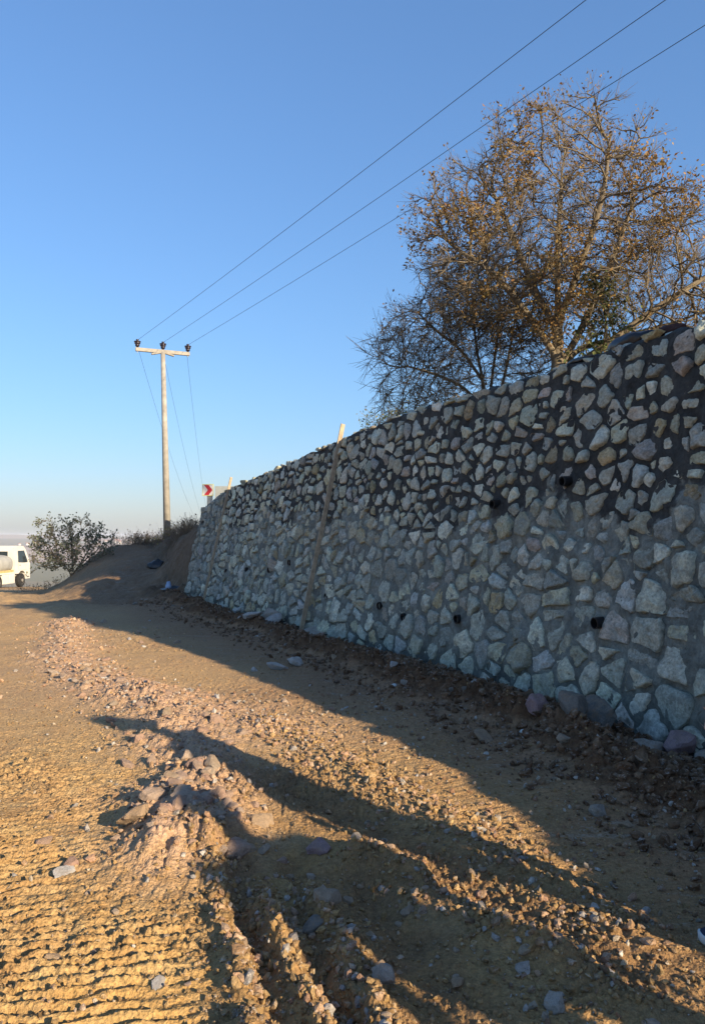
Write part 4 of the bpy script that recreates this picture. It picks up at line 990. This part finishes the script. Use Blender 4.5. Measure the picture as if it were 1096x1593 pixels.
# tank: rounded, flat-bottomed oval
bm = bmesh.new(); rings = []
for yy, s_ in ((-1.75, 0.80), (-1.62, 0.95), (-1.45, 1.0), (2.2, 1.0), (2.33, 0.95), (2.42, 0.8)):
    ring = []
    for q in range(36):
        a = 2 * math.pi * q / 36; ca, sa = math.cos(a), math.sin(a); e = 0.72
        ring.append(bm.verts.new((1.17 * s_ * math.copysign(abs(ca) ** e, ca), yy, 1.62 + 0.62 * s_ * math.copysign(abs(sa) ** e, sa))))
    rings.append(ring)
for a, b in zip(rings, rings[1:]):
    for q in range(36): bm.faces.new((a[q], a[(q + 1) % 36], b[(q + 1) % 36], b[q]))
bm.faces.new(rings[0]); bm.faces.new(rings[-1]); tank = bobj("tank", bm, TANKM, tr, True)
bm = bmesh.new(); add_lathe(bm, [(0.26, 0), (0.26, 0.12), (0.22, 0.15), (0.05, 0.16)], 16, Matrix.Translation((0.25, 0.6, 2.2))); bobj("hatch", bm, STRIPE, tank)
bm = bmesh.new(); add_box(bm, (0, 0.33, 1.16), (2.30, 4.1, 0.16), None, 0.01); bobj("band", bm, STRIPE, tr)
bm = bmesh.new(); 
for q in range(5): add_box(bm, (-0.5 + 0.25 * q, -1.77, 1.78), (0.13, 0.012, 0.2), None, 0.002)
bobj("lettering", bm, LET, tr)
bm = bmesh.new(); add_box(bm, (0, 0.3, 1.03), (2.34, 4.3, 0.10), None, 0.01)
for sgn in (-1, 1): add_box(bm, (1.0 * sgn, 0, 1.02), (0.5, 1.3, 0.08), None, 0.02)
bobj("deck", bm, PAINT, tr)
for sgn in (-1, 1):
    for yy in (1.15, 2.05):
        bm = bmesh.new(); add_box(bm, (1.0 * sgn, yy, 0.66), (0.4, 0.82, 0.62), None, 0.015); o = bobj("side_locker", bm, PAINT, tr)
        bm = bmesh.new(); add_box(bm, (1.205 * sgn, yy, 0.66), (0.014, 0.7, 0.5), None, 0.004); add_box(bm, (1.215 * sgn, yy, 0.66), (0.012, 0.12, 0.03)); bobj("locker_door", bm, PAINT, o)
    bm = bmesh.new(); add_box(bm, (0.9 * sgn, -1.95, 0.75), (0.42, 0.06, 0.16), None, 0.01); bobj("tail_light", bm, LET, tr)
# cab
prof = [(2.55, 0.95), (2.55, 2.72), (2.75, 2.84), (3.95, 2.80), (4.25, 2.62), (4.72, 1.75), (4.82, 1.55), (4.82, 0.55), (4.15, 0.55), (4.05, 0.95), (3.75, 1.12), (3.35, 1.12), (3.05, 0.95)]
bm = bmesh.new(); L_ = [bm.verts.new((-1.18 if z_ < 2 else -1.08, y_, z_)) for y_, z_ in prof]; R_ = [bm.verts.new((1.18 if z_ < 2 else 1.08, y_, z_)) for y_, z_ in prof]
for q in range(len(prof)): bm.faces.new((L_[q], L_[(q + 1) % len(prof)], R_[(q + 1) % len(prof)], R_[q]))
fl = bm.faces.new(L_); fr = bm.faces.new(R_); bmesh.ops.triangulate(bm, faces=[fl, fr]); cab = bobj("cab", bm, PAINT, tr)
for sgn in (-1, 1):
    bm = bmesh.new(); q = [(3.05, 1.72), (3.05, 2.5), (4.0, 2.5), (4.42, 1.78), (4.42, 1.66)]
    xs = lambda z_: (1.18 + (2 - min(2.72, max(z_, 1.75))) * 0.0 if z_ < 1.76 else 1.18 - 0.1 * (z_ - 1.75) / 0.97) + 0.006
    vs = [bm.verts.new((sgn * xs(z_), y_, z_)) for y_, z_ in q]; vi = [bm.verts.new((sgn * (xs(z_) - 0.05), y_, z_)) for y_, z_ in q]
    bm.faces.new(vs); bm.faces.new(vi[::-1])
    for a in range(5): bm.faces.new((vs[a], vi[a], vi[(a + 1) % 5], vs[(a + 1) % 5]))
    d_ = bmesh.new(); add_box(d_, (1.19 * sgn, 3.72, 1.42), (0.02, 1.3, 0.5), None, 0.008); do = bobj("door", d_, PAINT, tr)
    bobj("side_window", bm, GLASS, do)
    d_ = bmesh.new(); add_box(d_, (1.21 * sgn, 3.2, 1.52), (0.03, 0.14, 0.04), None, 0.005); bobj("handle", d_, CHAS, do)
    d_ = bmesh.new(); add_box(d_, (1.48 * sgn, 4.65, 1.95), (0.2, 0.09, 0.42), None, 0.02); add_tube(d_, (1.15 * sgn, 4.6, 2.05), (1.45 * sgn, 4.65, 2.1), .015, .015, 6); add_tube(d_, (1.15 * sgn, 4.6, 1.75), (1.45 * sgn, 4.65, 1.8), .015, .015, 6); bobj("mirror", d_, CHAS, tr)
bm = bmesh.new(); add_box(bm, (0, 2.545, 2.25), (1.3, 0.02, 0.42), None, 0.006); bobj("rear_window", bm, GLASS, cab)

# ------------------------------------------------------------------ plastic, cloth and rubbish
BLK = plain("black_plastic_film", (0.012, 0.012, 0.014), 0.35, 0.2, 12, 0.3, 0.5); BRN = plain("brown_cloth", (0.06, 0.03, 0.026), 0.9, 0.25, 12, 0.3); BLU = plain("blue_white_wrap", (0.30, 0.40, 0.55), 0.5, 0.25, 6)
def crumple(name, label, cat, loc, size, m, seed, rz=0.0, pleat=9, amp=0.22):
    V, F = ICO[3]; V = V.copy(); a = np.arctan2(V[:, 1], V[:, 0])
    n = fbm(V[:, 0] * 2.2 + seed, V[:, 1] * 2.2 + V[:, 2] * 1.7, 4, seed); f2 = np.abs(vn(a * pleat / 3, V[:, 2] * 1.5, seed + 1))
    V = V * (1 + amp * n + amp * 0.8 * (f2 - 0.4))[:, None]; V[:, 2] = np.where(V[:, 2] < -0.35, -0.35 + 0.2 * (V[:, 2] + 0.35), V[:, 2])
    o = mobj(name, npmesh(name, V * np.array(size) / 2, F, True, m), None, loc); o.rotation_euler = (0, 0, rz); return tag(o, label, cat)
def ontop(y, back): u = float(u_of_y(y)); n = wall_Nin(u); p = wall_P(u) + n * (BAT * float(wall_H(u)) + back); return p[0], p[1], float(wall_H(u))
x_, y_, z_ = ontop(7.0, 0.20); crumple("plastic_sack", "crumpled black plastic sack lying along the top of the wall", "sack", (x_, y_, z_ + 0.09), (0.26, 0.55, 0.19), BLK, 5, R(22))
x_, y_, z_ = ontop(7.55, 0.14); crumple("plastic_scrap", "thin black plastic scrap trailing on the wall top below the sack", "plastic scrap", (x_, y_, z_ + 0.05), (0.18, 0.5, 0.08), BLK, 8, R(24))
x_, y_, z_ = ontop(6.62, 0.24); crumple("brown_cloth", "reddish brown cloth beside the black sack on the wall top", "cloth", (x_, y_, z_ + 0.10), (0.2, 0.36, 0.12), BRN, 9, R(20))
crumple("rubbish_bag", "small black rubbish bag at the foot of the earth bank", "bag", (-6.55, 26.0, gz(-6.55, 26.0) + 0.05), (0.66, 0.5, 0.42), BLK, 12)
crumple("plastic_sheet", "dark plastic heap at the foot of the wall's far end", "plastic sheet", (-4.55, 19.75, gz(-4.55, 19.75) + 0.06), (0.75, 0.5, 0.40), BLK, 14)
crumple("plastic_wrapper", "blue white wrapper on the dark heap at the wall's far end", "wrapper", (-4.62, 19.45, gz(-4.62, 19.45) + 0.1), (0.14, 0.13, 0.24), BLU, 16)
crumple("paper_scrap", "small white scrap on the dark soil in front of the pit", "paper scrap", (1.33, 6.05, gz(1.33, 6.05) + 0.015), (0.07, 0.05, 0.04), WHT, 18)
crumple("paper_scrap", "tiny white scrap on the berm below mid wall", "paper scrap", (0.42, 7.9, gz(0.42, 7.9) + 0.015), (0.06, 0.05, 0.04), WHT, 19)

# ------------------------------------------------------------------ bystander at the right edge (only a shoe tip reaches the frame), and an unseen one added for its shadow
SKIN = plain("skin", (0.45, 0.27, 0.19), 0.55, 0.08, 4); NAVY = plain("navy_canvas", (0.022, 0.026, 0.05), 0.85, 0.25, 60, 0.2); SOLE = plain("white_rubber", (0.50, 0.53, 0.52), 0.6, 0.1, 12); JEAN = plain("dark_denim", (0.03, 0.04, 0.07), 0.85, 0.2, 40, 0.2); JACK = plain("dark_jacket", (0.04, 0.04, 0.045), 0.8, 0.2, 10, 0.2); HAIR = plain("dark_hair", (0.02, 0.015, 0.012), 0.6, 0.3, 20)
def skin(name, V, E, rad, m, parent, sub=2):
    me = bpy.data.meshes.new(name); me.from_pydata(V, E, []); o = bpy.data.objects.new(name, me); link(o, parent)
    md = o.modifiers.new("skin", 'SKIN'); md.use_smooth_shade = True
    for q, r in enumerate(rad): me.skin_vertices[0].data[q].radius = (r, r) if not isinstance(r, tuple) else r
    me.skin_vertices[0].data[0].use_root = True
    s = o.modifiers.new("sub", 'SUBSURF'); s.levels = sub; s.render_levels = sub; me.materials.append(m); return o
def shoe(per, y0, yaw, x0):
    """toe towards -x; local origin under the ankle"""
    sole_, up_ = bmesh.new(), bmesh.new()
    def outline(sc_, n=28):
        out = []
        for q in range(n):
            a = 2 * math.pi * q / n; ca, sa = math.cos(a), math.sin(a)
            xx = -0.075 - 0.150 * ca; wv = 0.034 + 0.016 * math.cos(a * 1.0) * (1 if ca > 0 else 0.6) + 0.004
            out.append((xx * 1 + 0.0, 1.0 * math.copysign(abs(sa) ** 0.75, sa) * wv * 1.15 * sc_))
        return [((x_ + 0.075) * (1 - (1 - sc_) * .35) - 0.075, y_) for x_, y_ in out]
    rings = []
    for z_, s_ in ((0.0, .95), (0.008, 1.02), (0.026, 1.03), (0.036, 1.0)):
        lift = lambda x_: 0.014 * max(0, (-x_ - 0.17) / 0.055) ** 2
        rings.append([sole_.verts.new((x_, y_, z_ + lift(x_))) for x_, y_ in outline(s_)])
    for a, b in zip(rings, rings[1:]):
        for q in range(28): sole_.faces.new((a[q], a[(q + 1) % 28], b[(q + 1) % 28], b[q]))
    sole_.faces.new(rings[0]); sole_.faces.new(rings[-1])
    rings = []
    for h_, s_, back in ((0.030, .985, 0), (0.055, .93, .0), (0.075, .78, .015), (0.092, .62, .045), (0.10, .45, .08)):
        rg = []
        for x_, y_ in outline(s_):
            f_ = max(0.0, min(1.0, (x_ + 0.225) / 0.16)); top = 0.036 + (h_ - 0.03) * (0.35 + 0.65 * f_)
            rg.append(up_.verts.new((x_ + back * (1 - f_) * 0.9, y_, top)))
        rings.append(rg)
    for a, b in zip(rings, rings[1:]):
        for q in range(28): up_.faces.new((a[q], a[(q + 1) % 28], b[(q + 1) % 28], b[q]))
    up_.faces.new(rings[-1])
    M = Matrix.Translation((x0, y0, 0)) @ Matrix.Rotation(yaw, 4, 'Z')
    bmesh.ops.transform(sole_, matrix=M, verts=sole_.verts); bmesh.ops.transform(up_, matrix=M, verts=up_.verts)
    o = bobj("shoe", up_, NAVY, per, True); bobj("sole", sole_, SOLE, o, True)
def person(label, bx, by, rz, K, wide, jacket):
    per = thing("person", label, "person", (bx, by, gz(bx, by) + 0.004), rz); per.scale = (1, wide, 1)
    V_ = [(0.04, 0, .98), (0.04, .10, .92), (0.03, .115, .50), (0.07, .12, .10), (0.04, -.10, .92), (0.04, -.115, .50), (0.09, -.12, .10), (0.03, 0, 1.15), (0.03, 0, 1.36), (0.04, 0, 1.48), (0.02, 0, 1.56), (0.0, 0, 1.66), (0.0, 0, 1.76), (0.04, .19, 1.41), (0.06, .25, 1.12), (0.0, .25, .88), (0.04, -.19, 1.41), (0.06, -.25, 1.12), (0.0, -.25, .88)]
    E_ = [(0, 1), (1, 2), (2, 3), (0, 4), (4, 5), (5, 6), (0, 7), (7, 8), (8, 9), (9, 10), (10, 11), (11, 12), (8, 13), (13, 14), (14, 15), (8, 16), (16, 17), (17, 18)]
    r_v = [.12, .085, .058, .04, .085, .058, .04, .12, .13, .06, .055, .09, .08, .055, .043, .032, .055, .043, .032]
    V_ = [(a * K, b * K, c * K) for a, b, c in V_]; skin("body", V_, E_, r_v, SKIN, per)
    skin("trousers", [V_[q] for q in (0, 1, 2, 3, 4, 5, 6, 7)], [(0, 1), (1, 2), (2, 3), (0, 4), (4, 5), (5, 6), (0, 7)], [.15, .105, .078, .065, .105, .078, .065, .14], JEAN, per)
    skin("jacket", [V_[q] for q in (7, 0, 8, 9, 13, 14, 15, 16, 17, 18)], [(0, 1), (0, 2), (2, 3), (2, 4), (4, 5), (5, 6), (2, 7), (7, 8), (8, 9)], [.15, .165, .16, .08, .085, .07, .055, .085, .07, .055], jacket, per)
    V, F = ICO[3]; V = V * np.array([.118, .1, .135]); V = V[:, :]; Vh = V * 1.06; keep = ~((Vh[:, 0] < -0.04) & (Vh[:, 2] < 0.05)); Fk = F[keep[F].all(1)]
    mobj("hair", npmesh("hair", Vh + np.array([0.0, 0, 1.70 * K]), Fk, True, HAIR), per)
    for sgn in (-1, 1):   # hands with five fingers
        hx, hy, hz = 0.0, .25 * K * sgn, .86 * K
        Vq = [(hx, hy, hz), (hx, hy, hz - .08)]; Eq = [(0, 1)]; rq = [.032, .036]
        for f_, (dx, ln) in enumerate([(-.03, .085), (-.01, .095), (.012, .09), (.032, .07)]):
            b0 = len(Vq); Vq += [(hx + dx, hy, hz - .085), (hx + dx - .006, hy - .012 * sgn, hz - .085 - ln * .55), (hx + dx - .008, hy - .035 * sgn, hz - .085 - ln)]; Eq += [(1, b0), (b0, b0 + 1), (b0 + 1, b0 + 2)]; rq += [.010, .0095, .008]
        b0 = len(Vq); Vq += [(hx - .045, hy - .01 * sgn, hz - .05), (hx - .06, hy - .02 * sgn, hz - .09)]; Eq += [(0, b0), (b0, b0 + 1)]; rq += [.012, .010]
        skin("hand", Vq, Eq, rq, SKIN, per)
    shoe(per, .126, R(-12), 0.08); shoe(per, -.126, R(14), 0.10)
person("person in navy canvas shoes with white rubber soles, standing at the right edge", 1.515, 2.93, R(4), 1.05, 1.0, JACK)
person("added unseen person close beside the camera, beyond the right edge, casting shade across the ruts", 2.66, 0.79, R(-45), 1.06, 1.3, JACK)  # second bystander added out of view, widened so its shadow covers the ruts

# ------------------------------------------------------------------ a few far houses in the haze
HW = plain("far_wall", (0.6, 0.56, 0.5), 0.8); HR = plain("far_roof", (0.32, 0.14, 0.09), 0.8)
r2 = np.random.default_rng(9)
hw_m = bmesh.new(); add_box(hw_m, (0, 0, 3), (14, 10, 8)); h0 = thing("far_house", "tiny pale house far off in the haze of the plain", "house", (0, 0, 0), 0, "far houses in the haze")
bobj("wall", hw_m, HW, h0); bm = bmesh.new()
a_ = [bm.verts.new(p) for p in ((-8, -6, 7.01), (8, -6, 7.01), (8, 6, 7.01), (-8, 6, 7.01), (-8, 0, 10.5), (8, 0, 10.5))]
for f_ in ((0, 1, 5, 4), (2, 3, 4, 5), (0, 4, 3), (1, 2, 5), (0, 3, 2, 1)): bm.faces.new([a_[q] for q in f_])
bobj("roof", bm, HR, h0)
for q in range(14):
    t_ = r2.uniform(-0.33, -0.24) if q < 10 else r2.uniform(-.45, -.40); yy = r2.uniform(2200, 3800); o = h0
    if q:
        o = h0.copy(); C.objects.link(o)
        for ch in h0.children: c_ = ch.copy(); c_.parent = o; C.objects.link(c_)
    o.location = (t_ * yy, yy, float(valley(np.array([t_ * yy]), np.array([yy]))[0])); o.rotation_euler = (0, 0, r2.uniform(0, 3)); o.scale = (1, 1, r2.uniform(.8, 1.8))

# ------------------------------------------------------------------ haze in the valley air
bm = bmesh.new(); bmesh.ops.create_cube(bm, size=1); bmesh.ops.scale(bm, vec=(15000, 15000, 101), verts=bm.verts); bmesh.ops.translate(bm, vec=(0, 0, -36.5), verts=bm.verts)
hm = bpy.data.materials.new("haze"); hm.use_nodes = True; ht = hm.node_tree; ht.nodes.remove(ht.nodes['Principled BSDF'])
pv = ht.nodes.new("ShaderNodeVolumePrincipled"); pv.inputs['Color'].default_value = (0.80, 0.84, 0.93, 1); pv.inputs['Density'].default_value = 0.00017; pv.inputs['Anisotropy'].default_value = 0.0
ht.links.new(pv.outputs[0], ht.nodes['Material Output'].inputs['Volume'])
me = bpy.data.meshes.new("haze"); bm.to_mesh(me); bm.free(); me.materials.append(hm)
tag(mobj("haze", me), "pale blue haze over the valley", kind="stuff")
